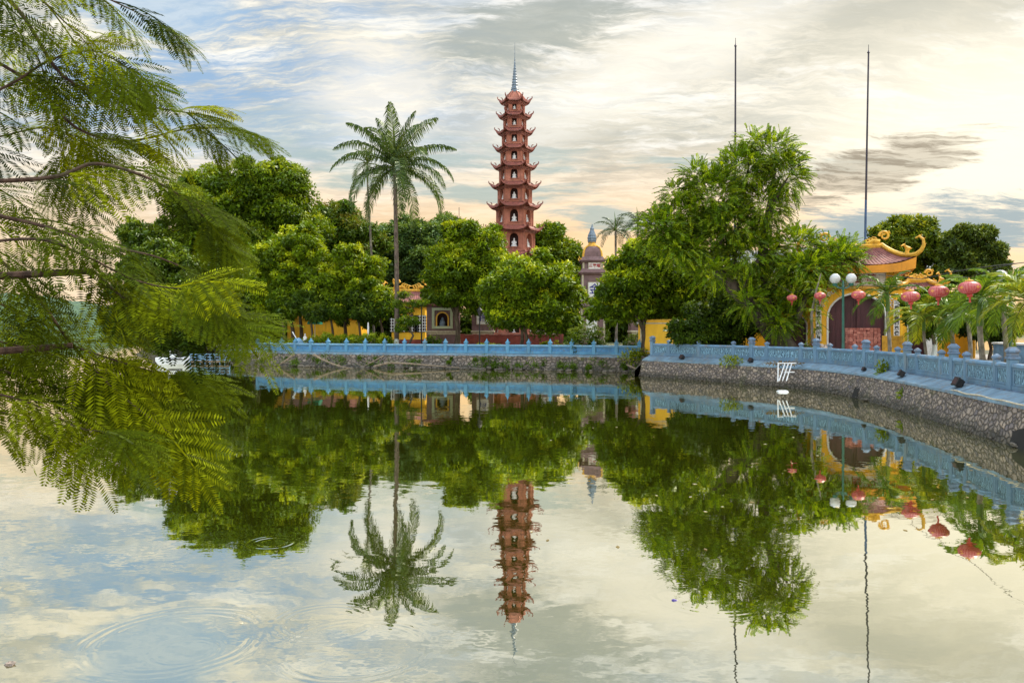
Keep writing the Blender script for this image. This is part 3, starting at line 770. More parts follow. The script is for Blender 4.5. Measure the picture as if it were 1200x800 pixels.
for i, (ye, tw, bw) in enumerate(zip(eaves, tipw, bodyw)):
    zt = pz(ye-3.0) ; a_tip = tw*pu; Rb = bw*pu; ap = Rb*.866
    znext = pz(eaves[i+1]-5.5) if i+1 < len(eaves) else 0.0
    st_ = thing('storey', None, None, (0, 0, znext)); st_.parent = pag
    h = zt-znext; b = MB()
    zb = .42*h*.35
    aw = Rb*.44; sill = h*.17; top = h*.76; spr = top-aw*.62
    for k in range(6):
        b.M = hexside(k)
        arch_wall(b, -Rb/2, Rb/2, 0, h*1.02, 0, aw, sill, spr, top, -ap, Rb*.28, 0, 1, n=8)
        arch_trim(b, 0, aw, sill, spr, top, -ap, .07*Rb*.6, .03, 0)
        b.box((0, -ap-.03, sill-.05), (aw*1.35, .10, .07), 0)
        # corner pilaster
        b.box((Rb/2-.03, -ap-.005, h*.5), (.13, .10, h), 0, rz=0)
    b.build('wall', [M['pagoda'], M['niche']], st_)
    b = MB()
    ai = ap*.97; ao = a_tip*.866*.93; EL = .46*(.72+.28*tw/34)
    eave(b, ai, ao, h*1.04+.10, h-.16, EL, .15)
    # corbelled band below the eave
    for q, (e, z0) in enumerate(((.10, -.42), (.22, -.30))):
        b.lathe([((ap+e)/.866, h+z0-.12), ((ap+e)/.866, h+z0)], 6, rot=0)
    for k in range(6):
        a = R(60*k); rr_ = ao/.866*1.05; zc = h-.16+EL-.08
        di = Vector((math.cos(a), math.sin(a), 0))
        b.tube([di*(rr_-.35)+Vector((0, 0, zc-.20)), di*rr_+Vector((0, 0, zc)), di*(rr_+.09)+Vector((0, 0, zc+.12)), di*(rr_+.10)+Vector((0, 0, zc+.27)), di*(rr_+.03)+Vector((0, 0, zc+.28))], [.08, .07, .06, .045, .02], 5)
        b.tube([di*(rr_-.45)+Vector((0, 0, zc-.05)), di*(rr_-.38)+Vector((0, 0, zc+.15)), di*(rr_-.22)+Vector((0, 0, zc+.20))], [.06, .05, .02], 5)
        # hip rib
        b.tube([di*(ai/.866)+Vector((0, 0, h*1.06+.14)), di*((ai+ao)/2/.866)+Vector((0, 0, h-.05)), di*rr_+Vector((0, 0, zc+.03))], [.07, .07, .07], 5)
    b.build('eave', M['pagoda_roof'], st_)
    for k in range(6):
        if statue_first[0]: o = statue_me; statue_first[0] = False
        else: o = statue_me.copy(); COL.objects.link(o)
        o.parent = st_; s = min(aw*.9, (top-sill)*.80/1.12*.82); o.scale = (s*1.05, s, s*1.0)
        v = hexside(k) @ Vector((0, -ap+Rb*.12, sill)); o.location = v; o.rotation_euler = (0, 0, k*math.pi/3)
# top roof and spire
b = MB(); zt = pz(118.5); r0 = 17*pu
for k in range(6):
    pass
prof = [(15.0, 119.5), (12.4, 117.5), (10.0, 114.5), (7.6, 111.5), (5.6, 109.5), (4.4, 108)]
b.lathe([(r*pu, pz(y)) for r, y in prof], 6, rot=0)
for k in range(6):
    a = R(60*k); di = Vector((math.cos(a), math.sin(a), 0))
    b.tube([di*(r*pu+.02)+Vector((0, 0, pz(y)+.03)) for r, y in prof], .07, 5)
b.build('top_roof', M['pagoda'], pag)
b = MB(); pr = []
pr += [(4.6*pu, pz(109)), (5.2*pu, pz(107.6)), (4.2*pu, pz(106)), (4.9*pu, pz(105)), (3.9*pu, pz(103.6))]
ys = np.linspace(103, 74, 10)
for j, y in enumerate(ys):
    r = 3.7*(1-j/10)+.55; pr += [(r*pu, pz(y)), (r*pu*.74, pz(y-1.6))]
pr += [(.55*pu, pz(72)), (.8*pu, pz(70)), (.35*pu, pz(68.5)), (.28*pu, pz(60)), (.15*pu, pz(50))]
b.lathe(pr, 12); b.build('spire', M['spire'], pag, smooth=False)
b = MB(); b.lathe([(34*pu, 0), (34*pu, 1.0), (32*pu, 1.0), (32*pu, 1.4), (29*pu, 1.4)], 6, rot=0); b.build('plinth', M['pagoda'], pag)

# ------------------------------------------------------------------ square stupa with grey lotus finial
def stupa_tower(px, d, label, half, tiers, roof, texts):
    """tiers: [(y_bottom, y_top, half width px)]; roof: (y0, y1)"""
    u = d/F; g = thing('stupa', label, 'stupa', (X(px, d), d, 1.1), -math.atan((px-600)/F)*.5)
    zz = lambda y: Z(y, d)-1.1
    for (y0, y1, hw) in tiers:
        b = MB(); w = 2*hw*u; z0, z1 = zz(y0), zz(y1)
        b.box((0, 0, (z0+z1)/2), (w, w, z1-z0))
        for s in (-1, 1): b.box((s*(w/2-.10), -w/2-.012, (z0+z1)/2), (.16, .05, z1-z0), 1)
        b.build('storey', [M['brownbrick'], M['cream']], g)
        b = MB()
        b.box((0, 0, z1+.02), (w+.24, w+.24, .12), bev=.02); b.box((0, 0, z1+.14), (w+.46, w+.46, .12), bev=.02)
        b.lathe([(w*.5*1.414+.22, z1+.20), (w*.5*1.414-.05, z1+.48)], 4, rot=math.pi/4)
        b.build('cornice', M['brownbrick'], g)
    return g, zz, u
g, zz, u = stupa_tower(694, 69, 'brown square stupa tower with yellow ribbed dome, blue character plaque and grey lotus finial', 1, ((405, 361, 14.2), (354, 322, 13.0), (317, 308, 12.0)), None, None)
def plaque(parent, x, z, w, h, y, mat, txt=None, tm=None, size=.5, border=M['cream']):
    b = MB(); b.box((x, y, z), (w, .06, h), 0); b.box((x, y+.012, z), (w+.12, .06, h+.12), 1)
    p = b.build('plaque', [mat, border], parent)
    if txt: lettering(txt, (x, y-.04, z), size, tm, p, depth=.008, bold=.012)
    return p
plaque(g, .15, zz(340), 14*u, 16*u, -13*u-.05, M['white'], '金', M['ink'], .95)
plaque(g, .15, zz(312.5), 13*u, 6.6*u, -12*u-.05, M['white'], '三寶塔', M['red_ink'], .34)
plaque(g, -.1, zz(383), 12*u, 26*u, -14.2*u-.05, M['white'])
b = MB(); hw = 12*u
profd = [(12.6, 305), (11.2, 303), (10.9, 299), (10.2, 295), (8.6, 291.5), (5.4, 289)]
b.lathe([(r*u*1.414*.95, zz(y)) for r, y in profd], 4, rot=math.pi/4); b.build('dome', M['brownbrick'], g)
b = MB()
for k in range(4):
    a = math.pi/4+k*math.pi/2; di = Vector((math.cos(a), math.sin(a), 0))
    b.tube([di*(r*u*1.414*.95+.02)+Vector((0, 0, zz(y)+.03)) for r, y in profd], [.075]*6, 6)
    b.tube([di*(12.6*u*1.414)+Vector((0, 0, zz(305))), di*(15*u*1.414)+Vector((0, 0, zz(304))), di*(16*u*1.414)+Vector((0, 0, zz(301)))], [.07, .05, .02], 5)
b.lathe([(5.6*u, zz(290)), (5.0*u, zz(287)), (4.2*u, zz(285.5)), (4.8*u, zz(284))], 12)
b.build('dome_ribs', M['gold'], g)
b = MB(); b.lathe([(4.6*u, zz(285)), (5.6*u, zz(282)), (5.2*u, zz(280.5)), (5.9*u, zz(279)), (5.0*u, zz(277)), (5.2*u, zz(275.8)), (3.8*u, zz(273)), (3.0*u, zz(271)), (2.4*u, zz(269.5)), (2.6*u, zz(268)), (1.3*u, zz(266)), (.3*u, zz(262.5))], 10, ribs=lambda i: 1.0 if i % 2 else .86)
b.build('finial', M['spire'], g)

# small brick shrines behind the far balustrade
def shrine(px, d, hw, y0, y1, label, kind):
    u = d/F; g = thing('shrine', label, 'shrine', (X(px, d), d, 1.1), 0); zz = lambda y: Z(y, d)-1.1
    w = 2*hw*u; zt = zz(y1); b = MB(); yl = zz(389)
    b.box((0, 0, yl/2), (w*1.02, w*1.02, yl), 0)
    if kind == 'niche':
        aw = 12*u; x0, x1 = -w/2, w/2
        arch_wall(b, x0, x1, yl+.12, zt, 0, aw, zz(383), zz(373), zz(367), -w/2, .5, 0, 1)
        b.box((0, .03, (yl+zt)/2+.05), (w*.999, w-.07, zt-yl-.1), 0) if False else None
        for s in (-1, 1): b.poly([(s*w/2, -w/2, yl), (s*w/2, w/2, yl), (s*w/2, w/2, zt), (s*w/2, -w/2, zt)][::s], 0)
        b.poly([(-w/2, w/2, yl), (-w/2, w/2, zt), (w/2, w/2, zt), (w/2, w/2, yl)], 0)
    else: b.box((0, 0, (yl+zt)/2), (w, w, zt-yl), 0)
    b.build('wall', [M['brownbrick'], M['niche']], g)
    b = MB(); b.box((0, -.05, yl+.05), (w*1.05+.1, w*1.05+.1, .16), bev=.03); b.box((0, -.05, yl-.13), (w*.95, w*1.03, .16)); b.build('ledge', M['cream'], g)
    if kind == 'niche':
        b = MB(); fw, fh = 21*u, 21*u; zc = zz(373)
        for s in (-1, 1): b.box((s*fw/2, -w/2-.06, zc), (.22, .12, fh+.22)); b.box((0, -w/2-.06, zc+s*fh/2), (fw-.22, .121, .22))
        b.build('frame', M['pale_green'], g)
        b = MB(); arch_trim(b, 0, 12*u, zz(383), zz(373), zz(367), -w/2-.02, .12, .05); b.build('arch_trim', M['gold'], g)
        b = MB(); b.lathe([(.25, 0), (.28, .3), (.2, .6), (.12, .62), (.13, .75), (.05, .85)], 10, c=(0, -w/2+.25, zz(383))); b.build('tablet', M['spire'], g)
    else:
        p = plaque(g, 0, zz(373), 13*u, 13*u, -w/2-.05, M['white'], None)
        lettering('福', (0, -w/2-.09, zz(373)), .72, M['ink'], p, bold=.01)
    # stepped cornice, curved roof with small yellow horns
    b = MB(); eave(b, w*.35, w*.62, zt+.55, zt+.12, .3, .10, sides=4); b.box((0, 0, zt+.1), (w*1.04, w*1.04, .16)); b.build('roof', M['pagoda_roof'], g)
    b = MB(); b.box((0, 0, zt+.95), (w*.68, w*.68, .95)); b.build('upper_storey', M['brownbrick'], g)
    b = MB(); eave(b, .12, w*.48, zt+2.3, zt+1.42, .3, .10, sides=4); b.lathe([(.16, zt+2.2), (.22, zt+2.4), (.05, zt+2.8)], 8); b.build('roof', M['pagoda_roof'], g)
    return g
shrine(520, 71, 18, 405, 359, 'brown brick shrine with arched niche in a pale green frame beside the left mango tree', 'niche')
shrine(566, 72, 12.5, 405, 362, 'brown brick shrine with square white plaque, between the two round crowned trees', 'plaque')
shrine(640, 73, 12, 405, 366, 'small brick shrine half hidden by the low round tree, left of the stupa tower', 'plaque')
shrine(750, 68, 12, 405, 372, 'small dark shrine in the gap beside the yellow wall, left of its edge', 'plaque')
t = thing('garden_wall', 'low dark red brick wall behind the far balustrade under the trees', 'wall', (X(600, 68), 68, 1.1))
b = MB(); b.box((0, 0, .62), (S(120, 68), .3, 1.24)); b.box((0, 0, 1.29), (S(121, 68), .42, .1), 1); b.build('wall', [M['redwall'], M['pagoda_roof']], t)
for i in range(9):
    b = MB(); b.box((S(-58+14.5*i, 68), -.03, .68), (.3, .42, 1.36)); b.build('pier', M['redwall'], t)

# ------------------------------------------------------------------ temple roofs
def curl(b, c, sx, size, rad, m=0, turns=1.35, ry=0):
    """scroll ornament in the xz plane"""
    pts = []
    for k in range(15):
        t = k/14; a = math.pi*2*turns*t; r = size*(1-.72*t)
        pts.append((c[0]+sx*(size-r*math.cos(a))*1.0-sx*size*.0, c[1], c[2]+r*math.sin(a)+size*.2))
    b.tube(pts, [rad*(1-.5*k/14) for k in range(15)], 6, m)
def hip_roof(parent, w, dp, ze, zr, ridge, lift, tile=.22, fascia=.35, horn=1.0, name='roof', fm=None):
    """curved hipped roof with round-tile relief, ridge at +-ridge"""
    b = MB()
    def surf(side, u, v):
        # side 0 front, 1 right, 2 back, 3 left; u -1..1 along the eave, v 0 eave..1 ridge
        c = abs(u)**3.5
        if side in (0, 2):
            sg = -1 if side == 0 else 1
            x = u*(w/2*(1-v)+ridge*v)*(1+.05*c*(1-v)); y = sg*dp/2*(1-v)*(1+.05*c*(1-v)); k = w/2
        else:
            sg = 1 if side == 1 else -1
            x = sg*(w/2*(1-v)+ridge*v)*(1+.05*c*(1-v)); y = u*dp/2*(1-v)*(1+.05*c*(1-v)); k = dp/2
        z = ze+(zr-ze)*(v**1.35)+lift*c*(1-v)**2.0
        ph = u*k*(1 if side in (0, 2) else 1)*(1-v*0)/tile*math.pi
        z += .035*abs(math.sin(ph))
        return (x, y, z)
    for side in range(4):
        k = w if side in (0, 2) else dp
        nu = int(k/tile*4); us = np.linspace(-1, 1, nu+1); vs = np.linspace(0, 1, 11)
        rows = [[surf(side, u, v) for u in us] for v in vs]
        if side in (2, 1): rows = [r[::-1] for r in rows] if side == 2 else rows
        b.grid(rows)
    b.build(name, M['tile'], parent)
    # fascia board following the eave, and soffit
    b = MB()
    for side in range(4):
        us = np.linspace(-1, 1, 25)
        top = [Vector(surf(side, u, 0))-Vector((0, 0, .05)) for u in us]
        low = [Vector((p.x*.985, p.y*.985, p.z-fascia*(1+.5*abs(u)**3))) for p, u in zip(top, us)]
        inn = [Vector((p.x*.80, p.y*.80, ze-fascia*.9)) for p in top]
        b.grid([top, low]); b.grid([low, inn])
    b.build('fascia', fm or M['orange'], parent)
    b = MB()
    rr_ = .14
    b.tube([(-ridge-.1, 0, zr+.06), (0, 0, zr+.05), (ridge+.1, 0, zr+.06)], .17, 6)
    for sx in (-1, 1):
        for sy in (-1, 1):
            pts = []
            for v in np.linspace(1, 0, 9):
                p = surf(0 if sy < 0 else 2, sx*.999, v); pts.append(Vector((p[0], p[1], p[2]+.10)))
            e = pts[-1]; dr = Vector((sx, sy*dp/w, 0)).normalized()
            pts += [e+dr*.30*horn+Vector((0, 0, .22*horn)), e+dr*.50*horn+Vector((0, 0, .58*horn)), e+dr*.46*horn+Vector((0, 0, .98*horn)), e+dr*.18*horn+Vector((0, 0, 1.22*horn)), e-dr*.08*horn+Vector((0, 0, 1.10*horn))]
            b.tube(pts, [.13]*9+[.14*horn, .13*horn, .10*horn, .08*horn, .05*horn], 6)
            for q in range(5):
                c = pts[9+q] if q < 5 else e
                b.tube([c, c+dr*.18*horn+Vector((0, 0, .12*horn))], [.06*horn, .01], 4)
            # small guardian figure on the hip
            m0 = pts[6]; b.tube([m0, m0+Vector((0, 0, .28*horn)), m0+dr*.10+Vector((0, 0, .48*horn)), m0-dr*.08+Vector((0, 0, .66*horn))], [.15*horn, .13*horn, .14*horn, .03], 6)
            b.tube([m0+dr*.1+Vector((0, 0, .4*horn)), m0+dr*.35*horn+Vector((0, 0, .45*horn))], [.07*horn, .02], 5)
    b.build('ridge_trim', M['gold'], parent, smooth=True)
    for sx in (-1, 1):
        b = MB(); b.tube([(sx*ridge*.3, 0, zr+.1), (sx*ridge*.7, 0, zr+.42*horn), (sx*ridge*.95, 0, zr+.35*horn)], [.06, .15, .16], 6)
        curl(b, (sx*(ridge-.15*horn), 0, zr+.72*horn), sx, .36*horn, .11*horn)
        for q in range(4):
            x0_, z0_ = ridge-.25*horn-q*.22*horn, zr+(.42-.06*q)*horn
            b.tube([(sx*x0_, 0, z0_), (sx*(x0_-.16*horn), 0, z0_+.26*horn), (sx*(x0_-.38*horn), 0, z0_+(.34-.05*q)*horn)], [.10*horn, .08*horn, .015], 5)
        b.tube([(sx*(ridge+.30*horn), 0, zr+1.02*horn), (sx*(ridge+.52*horn), 0, zr+1.12*horn), (sx*(ridge+.60*horn), 0, zr+.94*horn)], [.08*horn, .06*horn, .02], 5)
        b.build('ridge_dragon', M['gold'], parent, smooth=True)

# main gate
GD = 47.0; gu = GD/F
gate = thing('temple_gate', 'yellow triple temple gate with maroon arched doors, curled dragon roof and white couplet strips', 'gate', (X(1001, GD), GD, 1.27), R(-17))
gz = lambda y: Z(y, GD)-1.27
bw = 95*gu/2; H0 = gz(314); dpt = 2.4
b = MB()
aw = 60*gu
arch_wall(b, -bw, bw, 0, gz(340), 0, aw, 0.0, gz(372), gz(345.5), -dpt/2, .45, 0, 1, m_rev=2)
for s in (-1, 1): b.poly([(s*bw, -dpt/2, 0), (s*bw, dpt/2, 0), (s*bw, dpt/2, gz(340)), (s*bw, -dpt/2, gz(340))][::s], 0)
b.poly([(-bw, dpt/2, 0), (-bw, dpt/2, gz(340)), (bw, dpt/2, gz(340)), (bw, dpt/2, 0)], 0)
b.box((0, 0, (gz(340)+H0)/2+.05), (bw*2*.92, dpt*.9, H0-gz(340)+.1), 0)
for s in (-1, 1):
    b.box((s*(bw-.18), -dpt/2-.08, gz(345)/2), (.36, .18, gz(345)), 0)
b.build('wall', [M['yellow'], M['door'], M['white']], gate)
b = MB(); arch_trim(b, 0, aw, 0, gz(372), gz(345.5), -dpt/2, .10, .06); b.build('arch_trim', M['white'], gate)
b = MB()
for s in (-1, 1): b.box((s*aw*.25, -dpt/2+.40, gz(360)/2), (aw*.48, .06, gz(360)), 0); b.box((s*.06, -dpt/2+.35, gz(348)/2), (.05, .06, gz(348)), 0)
for q in range(-5, 6): b.box((q*aw/11, -dpt/2+.365, gz(360)/2), (.02, .03, gz(360)), 0)
b.build('door', M['door'], gate)
b = MB(); b.box((0, -dpt/2-.12, gz(338.5)), (bw*2+.3, .3, .14), 0, bev=.03); b.box((0, -dpt/2-.06, gz(319)), (bw*2*.95, .2, .16), 0, bev=.03); b.build('cornice', M['gold'], gate)
# scroll decoration in white and blue either side of the arch
for s in (-1, 1):
    b = MB()
    for q, (x, y) in enumerate(((26, 346), (30, 349), (33, 354), (34.5, 360), (22, 343.5))):
        curl(b, (s*x*gu, -dpt/2-.03, gz(y)), s, .15, .035, turns=1.2)
    b.build('scrollwork', M['white'], gate)
p = plaque(gate, 0, gz(328.5), 60*gu, 13.5*gu, -dpt/2-.03+.15, M['white'])
for i, ch in enumerate('寺國鎮'): lettering(ch, ((-15+15*i)*gu*1.05, -dpt/2+.075, gz(328.5)), .52, M['red_ink'], p, bold=.012)
def couplet(parent, x, y, z0, z1, w, chars):
    b = MB(); b.box((x, y, (z0+z1)/2), (w, .05, z1-z0), 0); b.box((x, y+.012, (z0+z1)/2), (w+.08, .05, z1-z0+.08), 1)
    p = b.build('couplet_strip', [M['white'], M['gold']], parent)
    n = len(chars)
    for i, ch in enumerate(chars): lettering(ch, (x, y-.03, z1-(i+.5)*(z1-z0)/n), min(w*.95, (z1-z0)/n*.8), M['black_ink'], p, bold=.012)
couplet(gate, -41*gu, -dpt/2-.19, gz(399), gz(353), .30, '古寺西湖水鐘聲月')
couplet(gate, 41*gu, -dpt/2-.19, gz(399), gz(353), .30, '慈雲法雨蓮花佛光')
gr = thing('roof_frame', None, None, (0, 0, 0)); gr.parent = gate; gr.name = 'main_roof'
hip_roof(gr, 111*gu, 4.4, gz(314), gz(290), 29*gu, .42, .21, .42, .8, 'tiled_roof')
# side bays
for s, cxp, hw, ytop in ((-1, -66, 22, 343), (1, 68, 23, 343)):
    sb = thing('side_bay', None, None, (cxp*gu, .15, 0)); sb.parent = gate
    b = MB(); w = hw*gu; ht = gz(ytop); a2 = 25*gu
    arch_wall(b, -w, w, 0, ht, 0, a2, 0, gz(381), gz(370), -.8, .4, 0, 1, m_rev=2)
    for q in (-1, 1): b.poly([(q*w, -.8, 0), (q*w, .8, 0), (q*w, .8, ht), (q*w, -.8, ht)][::q], 0)
    b.poly([(-w, .8, 0), (-w, .8, ht), (w, .8, ht), (w, .8, 0)], 0)
    b.box((s*(w-.16), -.86, ht/2), (.36, .14, ht), 0)
    b.build('wall', [M['yellow'], M['door'], M['white']], sb)
    b = MB(); arch_trim(b, 0, a2, 0, gz(381), gz(370), -.8, .07, .05); b.build('arch_trim', M['white'], sb)
    b = MB(); b.box((0, -.84, gz(361)), (a2*1.0, .06, 7*gu)); b.build('plaque', M['white'], sb)
    lettering('門', (0, -.885, gz(361)), .3, M['ink'], sb, name='lettering')
    b = MB(); b.box((s*(w-.16), -.945, gz(378)), (.2, .03, 40*gu)); b.build('couplet_strip', M['white'], sb)
    for i, ch in enumerate('山水清音天地心'): lettering(ch, (s*(w-.16), -.965, gz(361+5.4*i)), .19, M['black_ink'], sb, bold=.01)
    hip_roof(sb, 46*gu, 2.2, ht+.05, ht+.60, 9*gu, .25, .2, .2, .62, 'tiled_roof')
# courtyard walls
def plain_wall(name, label, p0, p1, z0, h, mat, cap, th=.35, border=None):
    d = Vector(p1)-Vector(p0); t = thing(name, label, 'wall', (p0[0], p0[1], z0), math.atan2(d.y, d.x)); w = d.length
    b = MB(); b.box((w/2, 0, h/2), (w, th, h)); b.build('wall', mat, t)
    b = MB(); b.box((w/2, 0, h+.05), (w+.1, th+.14, .1), bev=.02); b.lathe([(.01, 0), (.01, .01)], 4); b.build('coping', cap, t)
    if border:
        b = MB()
        for x, z, sx_, sz_ in ((w/2, h-.16, w-.2, .09), (.22, h/2, .10, h-.45), (w-.22, h/2, .10, h-.45), (w/2, .2, w-.2, .09)): b.box((x, -th/2-.01, z), (sx_, .035, sz_))
        b.build('border', border, t)
    return t
plain_wall('courtyard_wall', 'plain orange yellow courtyard wall right of the gate behind the palms', (X(1092, 46), 47.2), (X(1150, 45), 45.6), 1.27, Z(377, 46)-1.27, M['yellow'], M['gold'])
plain_wall('boundary_wall', 'yellow wall with a pale border line where the two balustrades meet', (X(749, 55.5), 55.3), (X(806, 52.5), 53), 1.2, Z(376, 55)-1.2, M['yellow'], M['gold'], border=M['cream'])
plain_wall('courtyard_wall', 'yellow courtyard wall left of the gate behind the leaning tree', (X(806, 54), 54.6), (X(925, 50), 50.5), 1.27, 1.7, M['yellow'], M['gold'])
plain_wall('white_screen_wall', 'short white wall panel right of the small gate door behind the whitewashed tree', (X(1083, 45), 44.9), (X(1094, 45), 44.6), 1.27, 2.4, M['white'], M['gold'])
tl = plain_wall('lakeside_wall', 'pale blue low wall by the lake at the far right', (X(1168, 42), 42), (X(1215, 38), 38.5), 1.27, .9, M['bluecloth'], M['white'])

# yellow temple hall left of centre
def hall(px, d, wpx, y_eave, y_ridge, label, windows=3, dp=6, horn=1.1):
    u = d/F; t = thing('temple_hall', label, 'temple', (X(px, d), d, 1.1)); zz = lambda y: Z(y, d)-1.1; w = wpx*u
    b = MB(); b.box((0, 0, zz(y_eave)/2), (w*.86, dp*.8, zz(y_eave))); b.build('wall', M['yellow'], t)
    for i in range(windows):
        x = (-.5+(i+.5)/windows)*w*.8
        b = MB(); b.box((x, -dp*.4-.02, zz(y_eave)*.55), (1.3, .08, 1.7), 0)
        for q in range(5): b.box((x-.52+q*.26, -dp*.4-.08, zz(y_eave)*.55), (.06, .05, 1.7), 1)
        for q in range(6): b.box((x, -dp*.4-.07, zz(y_eave)*.55-.75+q*.3), (1.3, .04, .06), 1)
        b.build('window', [M['niche'], M['white']], t)
    b = MB(); b.box((0, -dp*.4-.05, .35), (w*.87, .15, .7)); b.build('dado', M['redwall'], t)
    hip_roof(t, w, dp, zz(y_eave)+.2, zz(y_ridge), w*.34, .6, .26, .35, horn, 'tiled_roof', M['gold'])
    return t
hall(482, 83, 44, 358, 341, 'yellow temple hall with red tiled roof beside the coconut palm trunk', 4)
hall(385, 86, 95, 372, 352, 'long yellow hall mostly hidden behind the left tree trunks', 0)

# ------------------------------------------------------------------ trees
def unit(v): return v/np.maximum(np.linalg.norm(v, axis=-1, keepdims=True), 1e-9)
def leaf_quads(c, ax, nr, ln, wd):
    """diamond leaves: centre c, long axis ax, normal nr"""
    ax = unit(ax); sd = unit(np.cross(nr, ax)); ln = ln[:, None]; wd = wd[:, None]
    return np.stack([c-ax*ln*.5, c+sd*wd*.5+ax*ln*.02, c+ax*ln*.5, c-sd*wd*.5+ax*ln*.02], axis=1)
def leafy(rs, lobes, dens=.62, cr=.52, leaves=46, ln=.30, wd=.11, cols=((.05, .10, .012), (.10, .17, .02), (.16, .22, .02)), flat=.75, drop=.35):
    V, T = [], []
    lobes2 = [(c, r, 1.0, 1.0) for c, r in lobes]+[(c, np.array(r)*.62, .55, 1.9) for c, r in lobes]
    for (c, r, df, lf) in lobes2:
        c = np.array(c); r = np.array(r); area = 4*math.pi*((r[0]*r[1])**1.6+(r[0]*r[2])**1.6+(r[1]*r[2])**1.6)**(1/1.6)/3**(1/1.6)
        n = max(8, int(area*dens*1.75*df))
        d = unit(rs.normal(size=(n, 3))); rad = 1-.42*rs.rand(n)**1.8
        rad *= 1+.10*np.sin(d[:, 0]*4+c[0])*np.cos(d[:, 2]*5+c[1])
        cc = c+d*r*rad[:, None]
        for k in range(n):
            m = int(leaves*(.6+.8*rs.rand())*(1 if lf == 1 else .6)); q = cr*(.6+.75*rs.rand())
            e = unit(rs.normal(size=(m, 3))+np.array([0, 0, .35])+d[k]*.5)
            rr = (.45+.6*rs.rand(m))[:, None]
            p = cc[k]+e*q*rr*np.array([1, 1, flat])
            ax = unit(rs.normal(size=(m, 3))*.7+e*.8+np.array([0, 0, -drop]))
            nr = unit(e*.9+rs.normal(size=(m, 3))*.55+np.array([0, 0, .25]))
            V.append(leaf_quads(p, ax, nr, lf*ln*(.7+.6*rs.rand(m)), lf*wd*(.7+.6*rs.rand(m))))
            hue = min(1, max(0, .15+.55*rs.rand()**1.4+.38*d[k][2]))*(1 if lf == 1 else .4); lo, md, hi = (np.array(x) for x in cols)  # crown tops tinted lighter, inner leaves darker: light and shade painted into the tint
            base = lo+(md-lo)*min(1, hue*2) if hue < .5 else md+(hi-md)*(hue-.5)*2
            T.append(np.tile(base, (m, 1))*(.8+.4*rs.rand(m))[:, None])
    return np.concatenate(V), np.concatenate(T)
def grow_trunk(b, rs, base, fork, r0, ends, rng, lean=None):
    base, fork = Vector(base), Vector(fork)
    pts = []
    for i in range(7):
        u = i/6; p = base.lerp(fork, u)+Vector((math.sin(u*4+base.x)*.12, math.cos(u*3+base.y)*.1, 0))*min(1, u*4)*(1-u*.0)
        if lean and i: p += Vector(lean)*math.sin(u*math.pi)
        pts.append(p)
    b.tube([pts[0]-Vector((0, 0, .3))]+pts, [r0*1.7, r0*1.35]+[r0*(1.08-.08*i) for i in range(1, 7)], 9, wob=.12, rng=rng)
    for e in ends:
        e = Vector(e); mid = pts[-1].lerp(e, .5)+Vector((rng.uniform(-.4, .4), rng.uniform(-.4, .4), rng.uniform(-.1, .5)))
        b.tube([pts[-1]-Vector((0, 0, .2)), pts[-1].lerp(mid, .5)+Vector((0, 0, .15)), mid, mid.lerp(e, .6), e], [r0*.62, r0*.5, r0*.38, r0*.26, r0*.1], 7, wob=.1, rng=rng)
        for _ in range(5):
            s = mid.lerp(e, rng.random()); t = s+Vector((rng.uniform(-1, 1), rng.uniform(-1, 1), rng.uniform(-.1, 1)))*(e-mid).length*.55
            b.tube([s, s.lerp(t, .5)+Vector((0, 0, .12)), t], [r0*.2, r0*.13, r0*.04], 5)
TREES = 0
def tree(label, base_px, d, lobes, gz=1.1, fork_py=None, r0=.22, seed=1, cols=None, bark='bark', group=None, name='broadleaf_tree', stems=1, base_shift=0, **kw):
    """lobes: (px, py, rx px, rz px[, depth offset m])"""
    rs = np.random.RandomState(seed); rng = random.Random(seed)
    bx = X(base_px, d); g = thing(name, label, 'tree', (bx, d, gz), 0, group)
    u = d/F; L = []
    for l in lobes:
        dy = l[4] if len(l) > 4 else 0
        dd = d+dy; uu = dd/F
        rx, rz = l[2]*uu, l[3]*uu
        L.append(((X(l[0], dd)-bx, dy, Z(l[1], dd)-gz), (rx, min(rx, rz)*1.05, rz)))
    if cols: kw['cols'] = cols
    L2 = []
    for c, r in L:
        c, r = np.array(c), np.array(r); L2.append((c, r*.74))
        for q in range(7):
            dd_ = unit(rs.normal(size=3)+np.array([0, -.25, .25])); f = .30+.26*rs.rand()
            L2.append((c+dd_*r*(.96-f*.62+.14*rs.rand()), r.mean()*f*np.array([1.15, 1.1, .85])*(.9+.3*rs.rand(3))))
        for q in range(4):
            dd_ = unit(rs.normal(size=3)+np.array([0, -.2, .5])); L2.append((c+dd_*r*(1.0+.14*rs.rand()), r.mean()*(.10+.10*rs.rand())*np.array([1, 1, 1.3])))
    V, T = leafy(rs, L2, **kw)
    b = MB(); top = min(l[1] for l in lobes)
    fz = (Z(fork_py, d)-gz) if fork_py else max(1.2, min(c[2]-r[2]*.7 for c, r in L))
    for s in range(stems):
        off = (s-(stems-1)/2)*.55
        ends = [c for i, (c, r) in enumerate(L) if i % stems == s] or [L[0][0]]
        cx = sum(e[0] for e in ends)/len(ends)
        grow_trunk(b, rs, (off, 0, 0), (off*1.8+cx*.25, 0, fz), r0/(stems**.4), ends, rng)
    b.build('trunk', M[bark], g, smooth=True)
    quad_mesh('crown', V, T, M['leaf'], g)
    return g
MANGO = ((.045, .085, .004), (.16, .245, .006), (.46, .50, .012))
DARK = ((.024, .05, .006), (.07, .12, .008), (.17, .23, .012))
MIDG = ((.036, .075, .005), (.125, .20, .006), (.34, .39, .012))
LIME = ((.06, .12, .01), (.12, .20, .016), (.22, .27, .02))
